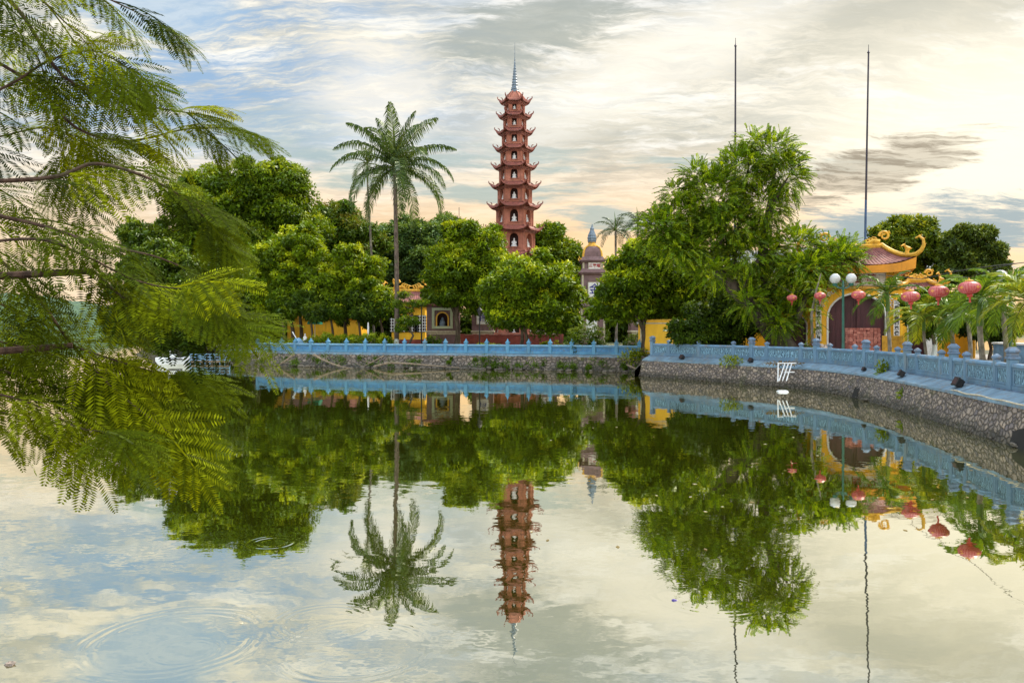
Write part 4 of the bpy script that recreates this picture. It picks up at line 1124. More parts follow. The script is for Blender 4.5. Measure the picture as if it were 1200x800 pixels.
# left grove
tree('tall broad dark green tree rising highest in the left grove', 300, 80, [(255, 250, 46, 42), (300, 232, 48, 36), (340, 238, 40, 38), (275, 300, 60, 46), (335, 290, 45, 45), (232, 290, 40, 44), (330, 215, 26, 22)], r0=.45, seed=11, cols=MIDG, fork_py=340, ln=.36, wd=.14, cr=.8, dens=.9, group='broadleaf trees of the left grove')
tree('dark low spreading tree overhanging the water at the far left end of the bank', 236, 71.5, [(185, 330, 46, 40), (160, 372, 32, 30), (205, 375, 42, 28), (245, 345, 44, 40), (275, 370, 34, 30), (178, 290, 30, 30, 3), (215, 398, 32, 16, -1.5), (180, 398, 26, 12, -.5)], r0=.34, seed=12, cols=DARK, fork_py=370, ln=.32, wd=.13, cr=.7, dens=1.0, group='broadleaf trees of the left grove')
tree('bright green rounded tree in front of the left grove with forked dark trunk', 347, 69, [(350, 288, 34, 24), (322, 318, 36, 28), (365, 318, 40, 30), (345, 342, 44, 22), (322, 355, 26, 14), (368, 358, 24, 12)], r0=.26, seed=13, cols=MANGO, fork_py=366, stems=2, group='broadleaf trees of the left grove')
tree('round yellow green tree just left of the coconut palm trunk', 402, 68, [(412, 318, 34, 28), (390, 338, 30, 26), (432, 345, 26, 26), (408, 357, 38, 17), (430, 366, 20, 12)], r0=.2, seed=14, cols=MANGO, fork_py=374, group='broadleaf trees of the left grove')
tree('tree with autumn tinted crown behind the slender palm', 408, 86, [(398, 258, 32, 24), (412, 285, 34, 30), (386, 290, 24, 26)], r0=.25, seed=15, cols=((.05, .11, .01), (.11, .17, .015), (.22, .17, .02)), fork_py=330, ln=.36, wd=.14, cr=.8, dens=.9, group='broadleaf trees of the left grove')
tree('pale tree far back between the coconut palm and the round crowned trees', 478, 98, [(470, 285, 30, 28), (495, 300, 30, 36), (450, 310, 26, 30), (515, 275, 24, 18, 6), (480, 330, 40, 20)], r0=.25, seed=16, cols=((.05, .10, .03), (.09, .16, .03), (.15, .22, .03)), fork_py=345, ln=.40, wd=.16, cr=.85, dens=.7, group='trees behind the temple buildings')
tree('dark tree far back behind the left half of the pagoda base', 555, 100, [(530, 278, 26, 16), (560, 290, 34, 26), (590, 300, 26, 20)], r0=.25, seed=17, cols=DARK, fork_py=345, ln=.42, wd=.17, cr=.9, dens=.7, group='trees behind the temple buildings')
tree('green tree close behind the right side of the pagoda base', 650, 93, [(640, 282, 15, 18), (656, 305, 22, 22), (668, 330, 20, 24), (640, 310, 22, 24)], r0=.22, seed=18, cols=MIDG, fork_py=350, ln=.38, wd=.15, cr=.8, dens=.9, group='trees behind the temple buildings')
for i, (px, d, py, lab) in enumerate(((275, 97, 330, 'dark far tree seen under the left end of the grove'), (330, 99, 335, 'dark far tree behind the long yellow hall, on its left'), (392, 101, 335, 'dark far tree behind the long yellow hall, in its middle'), (447, 98, 345, 'dark far tree filling the gap left of the yellow temple hall'), (600, 104, 335, 'dark far tree directly behind the pagoda foot'), (715, 99, 345, 'dark far tree filling the gap right of the stupa tower'), (800, 92, 345, 'dark far tree behind the boundary wall and leaning trunk'), (880, 90, 350, 'dark far tree behind the feathery tree trunk'))):
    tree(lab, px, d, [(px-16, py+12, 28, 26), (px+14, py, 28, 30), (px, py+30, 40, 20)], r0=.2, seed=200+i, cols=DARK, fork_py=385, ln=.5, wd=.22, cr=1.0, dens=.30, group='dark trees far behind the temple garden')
hg = thing('hedge', 'long dark clipped hedge far behind the shrines and halls', 'hedge', (0, 97, 1.1)); rs = np.random.RandomState(300)
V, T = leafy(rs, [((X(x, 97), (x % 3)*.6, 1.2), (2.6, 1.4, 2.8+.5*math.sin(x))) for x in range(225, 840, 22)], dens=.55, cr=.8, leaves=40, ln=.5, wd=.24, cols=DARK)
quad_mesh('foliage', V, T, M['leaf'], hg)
for i, (px, d, top, lab) in enumerate(((331, 67.5, 350, 'thin dark trunk at the left end of the balustrade, under the grove'), (364, 66.5, 352, 'thin dark trunk just left of the green parasol'), (388, 67, 350, 'thin dark trunk just right of the green parasol'), (420, 66.5, 352, 'thin trunk beside the pale boulder under the grove'), (446, 67, 350, 'thin trunk between the round yellow green tree and the coconut palm'))):
    g_ = tree(lab, px, d, [(px, top+4, 20, 12), (px+8, top+14, 12, 7, -.6)], r0=.13, seed=260+i, cols=DARK if i % 2 else MIDG, fork_py=372, dens=.9, group='thin stemmed small trees under the left grove')
# the two round crowned trees in front of the pagoda
tree('round crowned mango tree left of the pagoda with single dark trunk', 534, 66, [(548, 292, 38, 28), (530, 322, 32, 34), (565, 322, 34, 32), (545, 347, 36, 18), (520, 345, 18, 14)], r0=.24, seed=21, cols=MANGO, fork_py=368, dens=1.35, group='round crowned mango trees')
tree('low round mango tree in front of the pagoda with splayed twin trunks', 612, 60, [(622, 325, 44, 26), (598, 348, 32, 26), (648, 350, 34, 28), (620, 370, 48, 18), (665, 374, 15, 14), (585, 372, 16, 12)], r0=.22, seed=22, cols=MANGO, fork_py=385, stems=2, dens=1.4, group='round crowned mango trees')
tree('wide bright mango tree leaning beside the tall feathery tree', 752, 55, [(762, 305, 46, 28), (735, 335, 38, 32), (792, 330, 38, 34), (765, 360, 50, 18), (716, 360, 20, 20), (808, 350, 24, 22)], r0=.24, seed=23, cols=MANGO, fork_py=382, dens=1.4, group='round crowned mango trees')
tree('dense dark low tree against the wall left of the leaning trunk', 842, 48, [(840, 372, 34, 24), (815, 385, 22, 18), (862, 385, 28, 20), (838, 394, 36, 12)], r0=.12, seed=24, cols=DARK, fork_py=392, ln=.2, wd=.09, cr=.45, dens=1.6, leaves=50, gz=1.27)
# behind the gate
tree('big yellow green tree directly behind the gate roof', 1078, 66, [(1060, 280, 32, 20), (1088, 292, 22, 26), (1040, 296, 26, 24), (1080, 322, 36, 20), (1052, 266, 14, 10), (1078, 270, 14, 12)], r0=.3, seed=31, cols=((.05, .09, .008), (.15, .20, .010), (.36, .36, .016)), fork_py=345, dens=1.0, group='trees behind the gate')
tree('darker looser tree behind the gate, right of the yellow green one', 1140, 62, [(1134, 280, 16, 14), (1146, 298, 20, 14), (1125, 316, 26, 18), (1160, 312, 13, 9), (1116, 294, 10, 12), (1152, 276, 8, 8), (1168, 296, 7, 6)], r0=.26, seed=32, cols=((.035, .06, .010), (.09, .13, .014), (.18, .21, .02)), fork_py=350, dens=.6, group='trees behind the gate')
tree('small leafy tree with whitewashed forked trunk right of the small gate door', 1093, 41, [(1090, 372, 22, 16), (1105, 362, 20, 14), (1080, 360, 16, 14)], r0=.13, seed=33, cols=MIDG, fork_py=388, ln=.2, wd=.09, cr=.4, dens=2.2, bark='white_trunk', gz=1.29)
tree('bushy small tree by the lake at the far right behind the palms', 1160, 44, [(1150, 372, 24, 18), (1172, 385, 18, 14), (1135, 380, 16, 16)], r0=.1, seed=34, cols=DARK, fork_py=395, ln=.22, wd=.1, cr=.45, dens=1.8, gz=1.27)

# feathery leaning tree
def sprays(rs, lobes, n_area, length, droop, cols, ll=.17, lw=.05, npair=15, up=.2):
    V, T = [], []
    for (c, r) in lobes:
        c, r = np.array(c), np.array(r)
        area = 4*math.pi*(r[0]*r[2]+r[0]*r[1]+r[1]*r[2])/3; n = int(area*n_area)
        D = unit(rs.normal(size=(n, 3))); rad = (1-.5*rs.rand(n)**1.5)
        for k in range(n):
            p0 = c+D[k]*r*rad[k]; dr = unit(D[k]*1.0+rs.normal(size=3)*.45+np.array([0, 0, up]))
            L = length*(.6+.8*rs.rand()); tt = np.linspace(0, 1, npair)
            dr2 = dr.copy()
            pts = p0+np.outer(tt*L, dr2)+np.outer(tt**2*L*droop, [0, 0, -1])
            tg = unit(dr2+np.outer(2*tt*droop, [0, 0, -1]))
            sd = unit(np.cross(tg, np.array([0, 0, 1.0])+rs.normal(size=3)*.35)); nr = unit(np.cross(sd, tg))
            hue = rs.rand(); lo, md, hi = (np.array(x) for x in cols)
            base = lo+(md-lo)*min(1, hue*2) if hue < .5 else md+(hi-md)*(hue-.5)*2
            for s in (-1, 1):
                l_ = ll*(1-.55*tt)*(.8+.4*rs.rand(npair))
                ax = unit(sd*s*.9+tg*.65+nr*.12*rs.normal(size=(npair, 1)))
                V.append(leaf_quads(pts+ax*l_[:, None]*.5, ax, nr+rs.normal(size=(npair, 3))*.3, l_, np.full(npair, lw)))
                T.append(np.tile(base, (npair, 1)))
            m = npair-1; w = .012
            V.append(np.stack([pts[:-1]-nr[:-1]*w, pts[:-1]+nr[:-1]*w, pts[1:]+nr[1:]*w, pts[1:]-nr[1:]*w], axis=1)); T.append(np.tile((.06, .07, .02), (m, 1)))
    return np.concatenate(V), np.concatenate(T)
FD = 46.0
ft = thing('feathery_tree', 'huge leaning feathery leaved tree with thick gnarled trunk between the yellow wall and the gate', 'tree', (X(922, FD), FD, 1.27))
def fl(px, py, rx, rz, dy=0):
    d = FD+dy; return ((X(px, d)-ft.location.x, dy, Z(py, d)-1.27), (rx*d/F, min(rx, rz)*d/F, rz*d/F))
flobes = [fl(878, 352, 18, 12, -1), fl(912, 378, 14, 11, -1.1), fl(835, 318, 22, 12, -1), fl(775, 268, 26, 22, -.5), fl(795, 292, 30, 16, -1), fl(985, 305, 26, 16, -1), fl(835, 230, 34, 32), (fl(868, 200, 26, 26)), fl(905, 178, 28, 20), fl(920, 205, 22, 28), fl(800, 255, 32, 24), fl(850, 265, 46, 26), fl(895, 240, 26, 26), fl(785, 275, 24, 16), fl(830, 285, 40, 20, .2),
          fl(880, 296, 40, 22, -.3), fl(930, 290, 34, 22), fl(970, 296, 28, 16), fl(950, 315, 38, 16, -1.5), fl(915, 330, 34, 20, .2), fl(868, 330, 26, 16, 1.6), fl(930, 345, 26, 18), fl(912, 372, 18, 16), fl(815, 205, 14, 12), fl(790, 225, 12, 10), fl(990, 292, 14, 10), fl(880, 165, 14, 8)]
rs = np.random.RandomState(41)
FCOL = ((.045, .095, .004), (.15, .27, .006), (.36, .46, .012))
V, T = sprays(rs, flobes, 19.0, .78, .30, FCOL, ll=.17, lw=.055, npair=13)
quad_mesh('crown', V, T, M['feather'], ft)
rng = random.Random(42); b = MB()
def lp(px, py, dy=0):
    d = FD+dy; return Vector((X(px, d)-ft.location.x, dy, Z(py, d)-1.27))
fk = lp(893, 372)
b.tube([lp(924, 418), lp(915, 402), lp(905, 388), fk, lp(874, 352), lp(856, 333), lp(838, 312), lp(815, 290), lp(802, 270), lp(800, 250)], [.85, .68, .58, .50, .44, .40, .34, .27, .18, .08], 12, wob=.22, rng=rng)
b.tube([lp(905, 388), lp(901, 360, .4), lp(898, 330, .5), lp(893, 300, .4), lp(897, 265), lp(905, 230), lp(908, 195)], [.42, .36, .31, .27, .22, .16, .07], 10, wob=.15, rng=rng)
b.tube([lp(918, 398), lp(935, 370, -.4), lp(945, 345, -.4), lp(957, 322), lp(972, 305)], [.30, .22, .17, .12, .05], 8, wob=.12, rng=rng)
for (px, py) in ((835, 235), (868, 205), (850, 270), (925, 205), (880, 180), (930, 290), (900, 335), (870, 340), (820, 300)):
    s = lp(*rng.choice([(856, 333), (893, 300), (897, 265), (838, 312)])); e = lp(px, py, rng.uniform(-1, 1))
    b.tube([s, s.lerp(e, .5)+Vector((0, 0, .3)), e], [.15, .10, .04], 6, wob=.1, rng=rng)
for a in range(7):
    an = R(a*51+10); e = lp(922, 414)+Vector((math.cos(an)*1.1, math.sin(an)*.9, -.55)); b.tube([lp(921, 405)+Vector((math.cos(an)*.3, math.sin(an)*.3, .1)), e.lerp(lp(921, 408), .5), e], [.26, .2, .05], 6)
for a in range(9):   # grooved, buttressed stem
    an = R(a*40); o = Vector((math.cos(an)*.42, math.sin(an)*.42, 0)); b.tube([lp(923, 412)+o*1.2, lp(913, 398)+o, lp(903, 384)+o*.75, lp(885, 362)+o*.55], [.16, .15, .12, .04], 5, wob=.3, rng=rng)
b.build('trunk', M['bark_dark'], ft, smooth=True)
# thin stem with creeper hanging in front of the gate's left pier
t = thing('slender_tree', 'thin creeper covered tree stem left of the gate doors, under the feathery crown', 'tree', (X(951, 42), 42, 1.28))
b = MB(); b.tube([(0, 0, -.1), (.05, 0, 1.2), (.0, 0, 2.4), (.22, 0, 3.6), (.5, 0, 4.6)], [.10, .08, .07, .05, .03], 7, wob=.1, rng=rng); b.build('trunk', M['bark_grey'], t, smooth=True)
V, T = sprays(rs, [((.1, 0, 2.6), (.35, .35, 1.1)), ((.35, 0, 3.9), (.7, .6, .7)), ((.05, 0, 1.3), (.2, .2, .6))], 6, .5, .5, FCOL, .12, .04, 10); quad_mesh('crown', V, T, M['feather'], t)

# ------------------------------------------------------------------ palms
def frond(rs, L, elev, droop, ll, npair, cols, w=.055, lead=.55, hang=.5, rach=.045):
    """one pinnate frond pointing along +x from the origin; returns quads"""
    tt = np.linspace(0, 1, npair+6); a0 = elev
    ang = a0-droop*tt**1.4; dx = np.cos(ang)*L/len(tt); dz = np.sin(ang)*L/len(tt)
    px = np.cumsum(dx)-dx[0]; pz_ = np.cumsum(dz)-dz[0]; pts = np.stack([px, 0*px, pz_], axis=1)
    tg = np.stack([np.cos(ang), 0*ang, np.sin(ang)], axis=1); up = np.stack([-np.sin(ang), 0*ang, np.cos(ang)], axis=1)
    V, T = [], []
    i0 = 5 if npair > 20 else 2; P_, tg_, up_, t_ = pts[i0:], tg[i0:], up[i0:], tt[i0:]; n = len(P_)
    prof = np.clip(np.sin(np.pi*np.clip(t_*.86+.12, 0, 1))**.6, .12, 1)
    lo, hi = (np.array(c) for c in cols)
    for s in (-1, 1):
        l_ = ll*prof*(.85+.3*rs.rand(n)); sd = np.array([0, s, 0.0])
        ax = unit(sd+tg_*lead*(1+t_[:, None])+up_*.25+rs.normal(size=(n, 3))*.07)
        m = P_+ax*l_[:, None]*.5
        ax2 = unit(ax+np.array([0, 0, -hang])*(1+.8*rs.rand(n))[:, None]); e = m+ax2*l_[:, None]*.5
        wv = unit(tg_+rs.normal(size=(n, 3))*.2)*w*.5
        col = lo+(hi-lo)*rs.rand(n)[:, None]
        V += [np.stack([P_-wv*.5, P_+wv*.5, m+wv, m-wv], axis=1), np.stack([m-wv, m+wv, e+wv*.15, e-wv*.15], axis=1)]; T += [col, col]
    rw = rach*(1.1-tt[:-1])[:, None]; ys = np.array([0, 1.0, 0]); rt = np.tile(np.array([.12, .15, .04]), (len(tt)-1, 1))
    V += [np.stack([pts[:-1]-ys*rw, pts[:-1]+ys*rw, pts[1:]+ys*rw*.9, pts[1:]-ys*rw*.9], axis=1), np.stack([pts[:-1]-up[:-1]*rw, pts[:-1]+up[:-1]*rw, pts[1:]+up[1:]*rw*.9, pts[1:]-up[1:]*rw*.9], axis=1)]; T += [rt, rt]
    return np.concatenate(V), np.concatenate(T)
def palm(name, label, base, h, fr, L, ll, npair, r0, lean, cols, seed, group=None, bark='palm_bark', rings=True, crownshaft=0, w=.055, nuts=False, hang=.5, lead=.55, droop_r=(1.0, 1.9), spear=True, drop_extra=0, rach=.045, azs=None):
    rs = np.random.RandomState(seed); rng = random.Random(seed)
    g = thing(name, label, 'palm tree', base, 0, group)
    b = MB(); n = 26; pts = []; rad = []
    for i in range(n+1):
        t = i/n; pts.append((lean[0]*t**1.4+.05*math.sin(t*5), lean[1]*t, -.2+(h+.2)*t)); rad.append(r0*(1.45-.9*min(1, t*6) if t < .1 else 1-.22*t)*(1.05 if i % 2 else .97))
    b.tube(pts, rad, 10, wob=.05, rng=rng); b.build('trunk', M[bark], g, smooth=False)
    top = Vector(pts[-1])
    if crownshaft:
        b = MB(); b.tube([top-Vector((0, 0, .05)), top+Vector((0, 0, crownshaft*.5)), top+Vector((0, 0, crownshaft))], [r0*1.05, r0*.95, r0*.45], 9); b.build('crownshaft', M['green_stem'], g, smooth=True)
        top = top+Vector((0, 0, crownshaft*.85))
    for k in range(fr):
        u = k/max(1, fr-1); el = R(82-u*(105+drop_extra))+rs.normal()*.08; dr = droop_r[0]+(droop_r[1]-droop_r[0])*min(1, u*1.4)*(.75+.4*rs.rand())
        if u > .7: dr *= .65
        V, T = frond(rs, L*(.8+.2*math.sin(min(1, u*1.8)*math.pi*.5))*(.92+.16*rs.rand()), el, dr, ll, npair, cols, w, lead, hang, rach)
        az = (k*2.39996+rs.normal()*.15) if azs is None else azs[k]
        Rz = np.array([[math.cos(az), -math.sin(az), 0], [math.sin(az), math.cos(az), 0], [0, 0, 1]])
        V = V@Rz.T+np.array(top); quad_mesh('frond', V, T, M['palm'], g)
    if spear:
        b = MB(); b.tube([top, top+Vector((-.03, 0, L*.35)), top+Vector((-.15, 0, L*.66))], [.07, .07, .01], 5); b.build('spear_leaf', M['green_stem'], g, smooth=True)
    if nuts:
        for q in range(7):
            a = q*.9; b = MB(); b.lathe([(.02, -.15), (.11, -.08), (.13, 0), (.09, .1), (.01, .14)], 8, c=(top.x+.33*math.cos(a), top.y+.33*math.sin(a), top.z-.45-.1*(q % 2))); b.build('coconut', M['green_stem'], g, smooth=True)
    return g
COCO = ((.028, .055, .018), (.10, .15, .035))
palm('coconut_palm', 'tall coconut palm with whitewashed trunk foot left of the pagoda', (X(464.5, 64), 64, 1.1), Z(196, 64)-1.1, 26, 5.9, 1.25, 54, .19, (-.05, 0), COCO, 51, nuts=True, hang=1.5, w=.105, droop_r=(.45, 2.1), rach=.06, drop_extra=8)
palm('slender_palm', 'thin stemmed palm with small crown behind the coconut palm, on its left', (X(438, 76), 76, 1.1), Z(190, 76)-1.9, 11, 2.7, .6, 20, .11, (-.6, 0), ((.04, .07, .02), (.09, .12, .03)), 52, bark='bark_grey', crownshaft=.8, w=.08, hang=.35)
palm('distant_palm', 'grey green palm far behind between the stupa tower and the mango tree', (X(722, 90), 90, 1.1), Z(270, 90)-1.1, 14, 3.2, .8, 22, .16, (0, 0), ((.03, .055, .035), (.06, .09, .05)), 53, bark='bark_grey', w=.08, group='distant palms behind the mango tree')
palm('distant_palm', 'dark palm far behind whose fronds touch the mango tree crown', (X(748, 92), 92, 1.1), Z(262, 92)-1.1, 14, 3.0, .8, 22, .16, (0, 0), ((.03, .055, .035), (.06, .09, .05)), 54, bark='bark_grey', w=.08, group='distant palms behind the mango tree')
ARE = ((.06, .13, .015), (.16, .24, .02)); AY = ((.14, .20, .015), (.28, .30, .03))
def areca(label, px, d, crown_py, seed, cols=ARE, L=1.5, shaft=.9, r0=.10, fr=13, bark='areca_bark'):
    h = Z(crown_py, d)-1.28-shaft*.85
    return palm('areca_palm', label, (X(px, d), d, 1.28), max(.3, h), fr, L*1.2, .62, 19, r0, (0, 0), cols, seed, 'feather palms in front of the gate', bark, crownshaft=shaft, w=.085, hang=.45, lead=.9, droop_r=(1.2, 1.9), spear=False, rach=.025)
areca('dark green feather palm with grey stem directly in front of the right gate pier', 1041.5, 39, 345, 61, ((.04, .09, .012), (.10, .17, .02)), L=1.7)
areca('yellow leaved low feather palm hanging in front of the small gate door', 1084, 33.5, 372, 62, AY, L=1.55, shaft=.6, r0=.07)
areca('feather palm with dark stem under the middle of the three large lanterns', 1117, 32.5, 370, 63, ((.05, .11, .012), (.13, .20, .02)), L=1.5, shaft=.6)
areca('tallest feather palm with long green crownshaft right of the nearest lantern', 1150, 28, 352, 64, ARE, L=1.35, shaft=1.0, r0=.11)
areca('full feather palm in front of the right hand lamp post', 1178, 30, 345, 65, ARE, L=1.7, shaft=.7)
areca('yellow feather palm reaching in from the right edge of the picture', 1206, 26, 352, 66, AY, L=1.5, shaft=.5)
areca('feather palm behind the tallest one, partly hidden by its crown', 1136, 36, 352, 67, ARE, L=1.6, shaft=.6)

# ------------------------------------------------------------------ bushes, bonsai, rocks, weeds
def bush(name, label, px, d, gz, r, cols, seed, group=None, ln=.12, wd=.05, cr=.25, dens=5, leaves=34, cat='bush'):
    rs = np.random.RandomState(seed); g = thing(name, label, cat, (X(px, d), d, gz), 0, group)
    V, T = leafy(rs, [((0, 0, r[2]*.75), r)], dens=dens, cr=cr, leaves=leaves, ln=ln, wd=wd, cols=cols)
    V[:, :, 2] = np.maximum(V[:, :, 2], -.05); quad_mesh('foliage', V, T, M['leaf'], g)
    b = MB()
    for q in range(5): b.tube([(0, 0, -.1), (r[0]*.3*math.cos(q*1.3), r[1]*.3*math.sin(q*1.3), r[2]*.6), (r[0]*.6*math.cos(q*1.3), r[1]*.5*math.sin(q*1.3), r[2]*1.1)], [.03, .02, .01], 5)
    b.build('stem', M['bark'], g); return g
bush('clipped_shrub', 'large round dark shrub behind the far balustrade below the stupa tower', 688, 57.5, 1.1, (1.6, 1.2, 1.25), DARK, 71)
bush('clipped_shrub', 'small dark shrub in front of the niche shrine', 508, 63, 1.1, (.75, .6, .75), DARK, 72)
bush('clipped_shrub', 'dark shrub hiding the wall foot at the step between the balustrades', 742, 58, 1.1, (1.0, .8, .8), DARK, 73)
for i, (px, d, r, lab) in enumerate(((380, 65, (1.7, .9, .8), 'low shrub bed below the green parasol'), (412, 64.5, (1.8, .9, .8), 'low shrub bed left of the garden rocks'), (440, 64, (1.6, .9, .8), 'low shrub bed just left of the palm foot'), (352, 66, (1.3, .9, .5), 'low shrub bed beside the white statue'), (574, 62, (1.3, .7, .4), 'low shrub bed under the white plaque'), (650, 61, (1.5, .7, .45), 'low shrub bed under the low mango tree'))):
    bush('low_shrub', lab+' behind the far balustrade', px, d, 1.08, r, MIDG, 80+i, 'low shrubs behind the far balustrade', .16, .07, .3, 3.5)
bon = thing('bonsai_tree', 'layered cloud pruned tree right of the coconut palm trunk', 'tree', (X(482, 62.5), 62.5, 1.1)); rs = np.random.RandomState(91)
BL = [(474, 346, 8, 4), (490, 356, 13, 4.5), (476, 364, 10, 5), (480, 376, 13, 5), (470, 384, 9, 5), (468, 356, 9, 5)]
V, T = leafy(rs, [((S(x-482, 62.5), (i % 3-1)*.3, Z(y, 62.5)-1.1), (S(a, 62.5), S(a*.8, 62.5), S(c, 62.5))) for i, (x, y, a, c) in enumerate(BL)], dens=6, cr=.22, leaves=34, ln=.12, wd=.05, cols=MIDG)
quad_mesh('crown', V, T, M['leaf'], bon); b = MB(); b.tube([(0, 0, -.1), (-.2, 0, .6), (.15, 0, 1.3), (-.25, 0, 2.1), (.1, 0, 2.9), (-.3, 0, 3.5)], [.13, .11, .09, .07, .05, .02], 7)
for x, y, a, c in BL: b.tube([(0, 0, Z(y, 62.5)-1.5), (S(x-482, 62.5), 0, Z(y, 62.5)-1.15)], [.05, .02], 5)
b.build('trunk', M['bark'], bon, smooth=True)
def rock(label, px, d, gz, size, seed, group=None, mat='rock'):
    rs = np.random.RandomState(seed); b = MB(); n = 9
    prof = [(.75, -.1), (1.0, .12), (.95, .4), (.7, .72), (.35, .93), (.05, 1.0)]
    rings = []
    for r, z in prof: rings.append([b.pt((size[0]*r*math.cos(2*math.pi*i/n)*(.8+.4*rs.rand()), size[1]*r*math.sin(2*math.pi*i/n)*(.8+.4*rs.rand()), size[2]*(z+.08*rs.normal()))) for i in range(n)])
    for r0_, r1 in zip(rings, rings[1:]):
        for i in range(n): b.face((r0_[i], r0_[(i+1) % n], r1[(i+1) % n], r1[i]))
    b.face(rings[-1]); o = b.build('garden_rock', M[mat], None, loc=(X(px, d), d, gz)); return tag(o, label, 'rock', group)
rock('rounded pinkish boulder beside the gate doors behind the balustrade', 967, 40.5, 1.28, (.62, .5, .85), 3)
rock('pale boulder on the shrub bed between the left trees', 420, 66, 1.2, (.55, .5, 1.0), 4)
rock('brown boulder on the shrub bed below the green parasol', 378, 64.6, 1.1, (.5, .45, .75), 5)
rock('flat pale stone on the shrub bed left of the palm foot', 434, 64, 1.2, (.4, .35, .65), 6)
# weeds on the walls
def weed(label, px, d, z, r, seed, cols=LIME, group='weeds growing on the stone walls', n=90, ln=.22):
    rs = np.random.RandomState(seed); m = n; e = unit(rs.normal(size=(m, 3))+np.array([0, -.3, .5])); p = e*np.array(r)*(.25+.75*rs.rand(m))[:, None]
    V = leaf_quads(p, unit(e+rs.normal(size=(m, 3))*.5), unit(rs.normal(size=(m, 3))+np.array([0, -.4, .6])), ln*(.6+.8*rs.rand(m)), np.full(m, ln*.28))
    V = np.concatenate([V]); lo, hi = np.array(cols[0]), np.array(cols[2]); T = lo+(hi-lo)*rs.rand(m)[:, None]
    o = quad_mesh('weed_tuft', V, T, M['leaf']); o.location = (X(px, d), d, z); return tag(o, label, 'weed', group)
weed('round green weed tuft growing on the pale ledge below the dark low tree', 857, 43.6, 1.15, (.75, .4, .42), 1, MIDG, n=420, ln=.16)
weed('leafy weed growing from the crack above the drain opening', 1034, 33.0, 1.15, (.34, .25, .62), 2, LIME, n=170)
weed('grass tuft on the stone face right of the drain opening', 1062, 29.6, .55, (.42, .2, .28), 3, LIME, n=150)
weed('brown dry grass tuft above the white ladder frame', 918, 39.9, 1.22, (1.1, .35, .14), 4, ((.10, .06, .02), (.12, .07, .02), (.16, .11, .03)), n=260, ln=.16)
weed('weeds where the two balustrades meet at the step', 745, 54.6, .95, (1.3, .6, .75), 5, MIDG, n=700)
rs = np.random.RandomState(77); wp_ = resample(far_path, .9); wn = normals(wp_); V = []; T = []
for i, (p, n) in enumerate(zip(wp_, wn)):
    if i < 9: continue
    for q in range(rs.randint(1, 5)):
        if rs.rand() < .25: continue
        o = .5+.75*rs.rand(); z = max(.12, 1.12-o*.95)+.05; m = int(50+140*rs.rand()**2); sc_ = .2+.45*rs.rand()**2
        c = np.array([p.x+n.x*o+rs.normal()*.4, p.y+n.y*o, z]); e = unit(rs.normal(size=(m, 3))+np.array([0, -.2, .5]))
        V.append(leaf_quads(c+e*sc_*(.3+.7*rs.rand(m))[:, None], unit(e+rs.normal(size=(m, 3))*.5), unit(rs.normal(size=(m, 3))+np.array([0, -.4, .5])), .18*(.6+.8*rs.rand(m)), np.full(m, .05)))
        lo, hi = np.array(MIDG[0]), np.array(LIME[1]); T.append(lo+(hi-lo)*rs.rand(m)[:, None]*(.4+.6*rs.rand()))
V = np.concatenate(V); T = np.concatenate(T)
tag(quad_mesh('bank_weeds', V, T, M['leaf']), 'green weeds and grass scattered over the far stone bank', 'weeds', kind='stuff')
b = MB(); rs = np.random.RandomState(78)
for path, off0, off1, m_ in ((far_path, 1.0, 1.8, 330), (right_path, .9, 1.05, 60)):
    Pq = resample(path, .1); Nq = normals(Pq)
    for q in range(m_):
        i = rs.randint(0, len(Pq)-1); p, n = Pq[i], Nq[i]; o = off0+(off1-off0)*rs.rand(); s = (.06+.16*rs.rand()**2)*(1 if path is far_path else .45)
        c = (p.x+n.x*o, p.y+n.y*o, .02+.05*rs.rand()+.25*max(0, (1.4-o))*(path is far_path)); b.M = Matrix.Translation(c) @ Matrix.Rotation(rs.rand()*6, 4, 'Z') @ Matrix.Rotation(rs.rand()*.6, 4, 'X')
        b.lathe([(s*.6, -s*.5), (s, -.1*s), (s*.8, s*.35), (s*.2, s*.5)], 6, sx=1+rs.rand()*.8, sy=.8+.3*rs.rand())
b.M = None
tag(b.build('shore_rubble', M['wet_rock']), 'loose stones and rubble lying along the waterline', 'rubble', kind='stuff')
def snag(label, pts, r):
    rng_ = random.Random(len(label)); b = MB(); P3 = [Vector((X(px, d), d, z)) for px, d, z in pts]
    b.tube(spline(P3, 4), [r*(1-.7*i/(4*(len(P3)-1))) for i in range(4*(len(P3)-1)+1)], 6, wob=.25, rng=rng_)
    for q in range(4):
        s = P3[1].lerp(P3[-1], rng_.random()); b.tube([s, s+Vector((rng_.uniform(-.8, .8), rng_.uniform(-.3, .1), rng_.uniform(-.15, .3)))], [r*.4, .01], 5)
    tag(b.build('driftwood_branch', M['wood'], smooth=True), label, 'branch', 'dead branches along the far bank')
snag('short dead branch dipping into the water at the left end of the far bank', [(345, 61.9, .95), (335, 61.5, .5), (325, 61.9, .05)], .09)
snag('bent dead branch from the bank to the water below the left trees', [(368, 60.9, .95), (380, 60.2, .55), (398, 59.4, .15), (410, 59.2, .02)], .09)
snag('long grey dead branch lying along the waterline under the shrine', [(438, 59.4, .1), (455, 59.2, .38), (480, 58.9, .36), (510, 58.4, .22), (540, 57.9, .10)], .10)
snag('thin dead branch leaning on the stones left of the long grey one', [(450, 60.0, .9), (436, 59.6, .45), (425, 59.4, .1)], .06)
snag('pale dead branch at the foot of the stones near the step', [(735, 53.9, .5), (748, 52.6, .25), (760, 51.4, .1)], .06)
snag('thin dead stick leaning on the nearest part of the stone wall', [(1152, 23.8, .9), (1140, 24.2, .7), (1120, 25.3, .35)], .035)

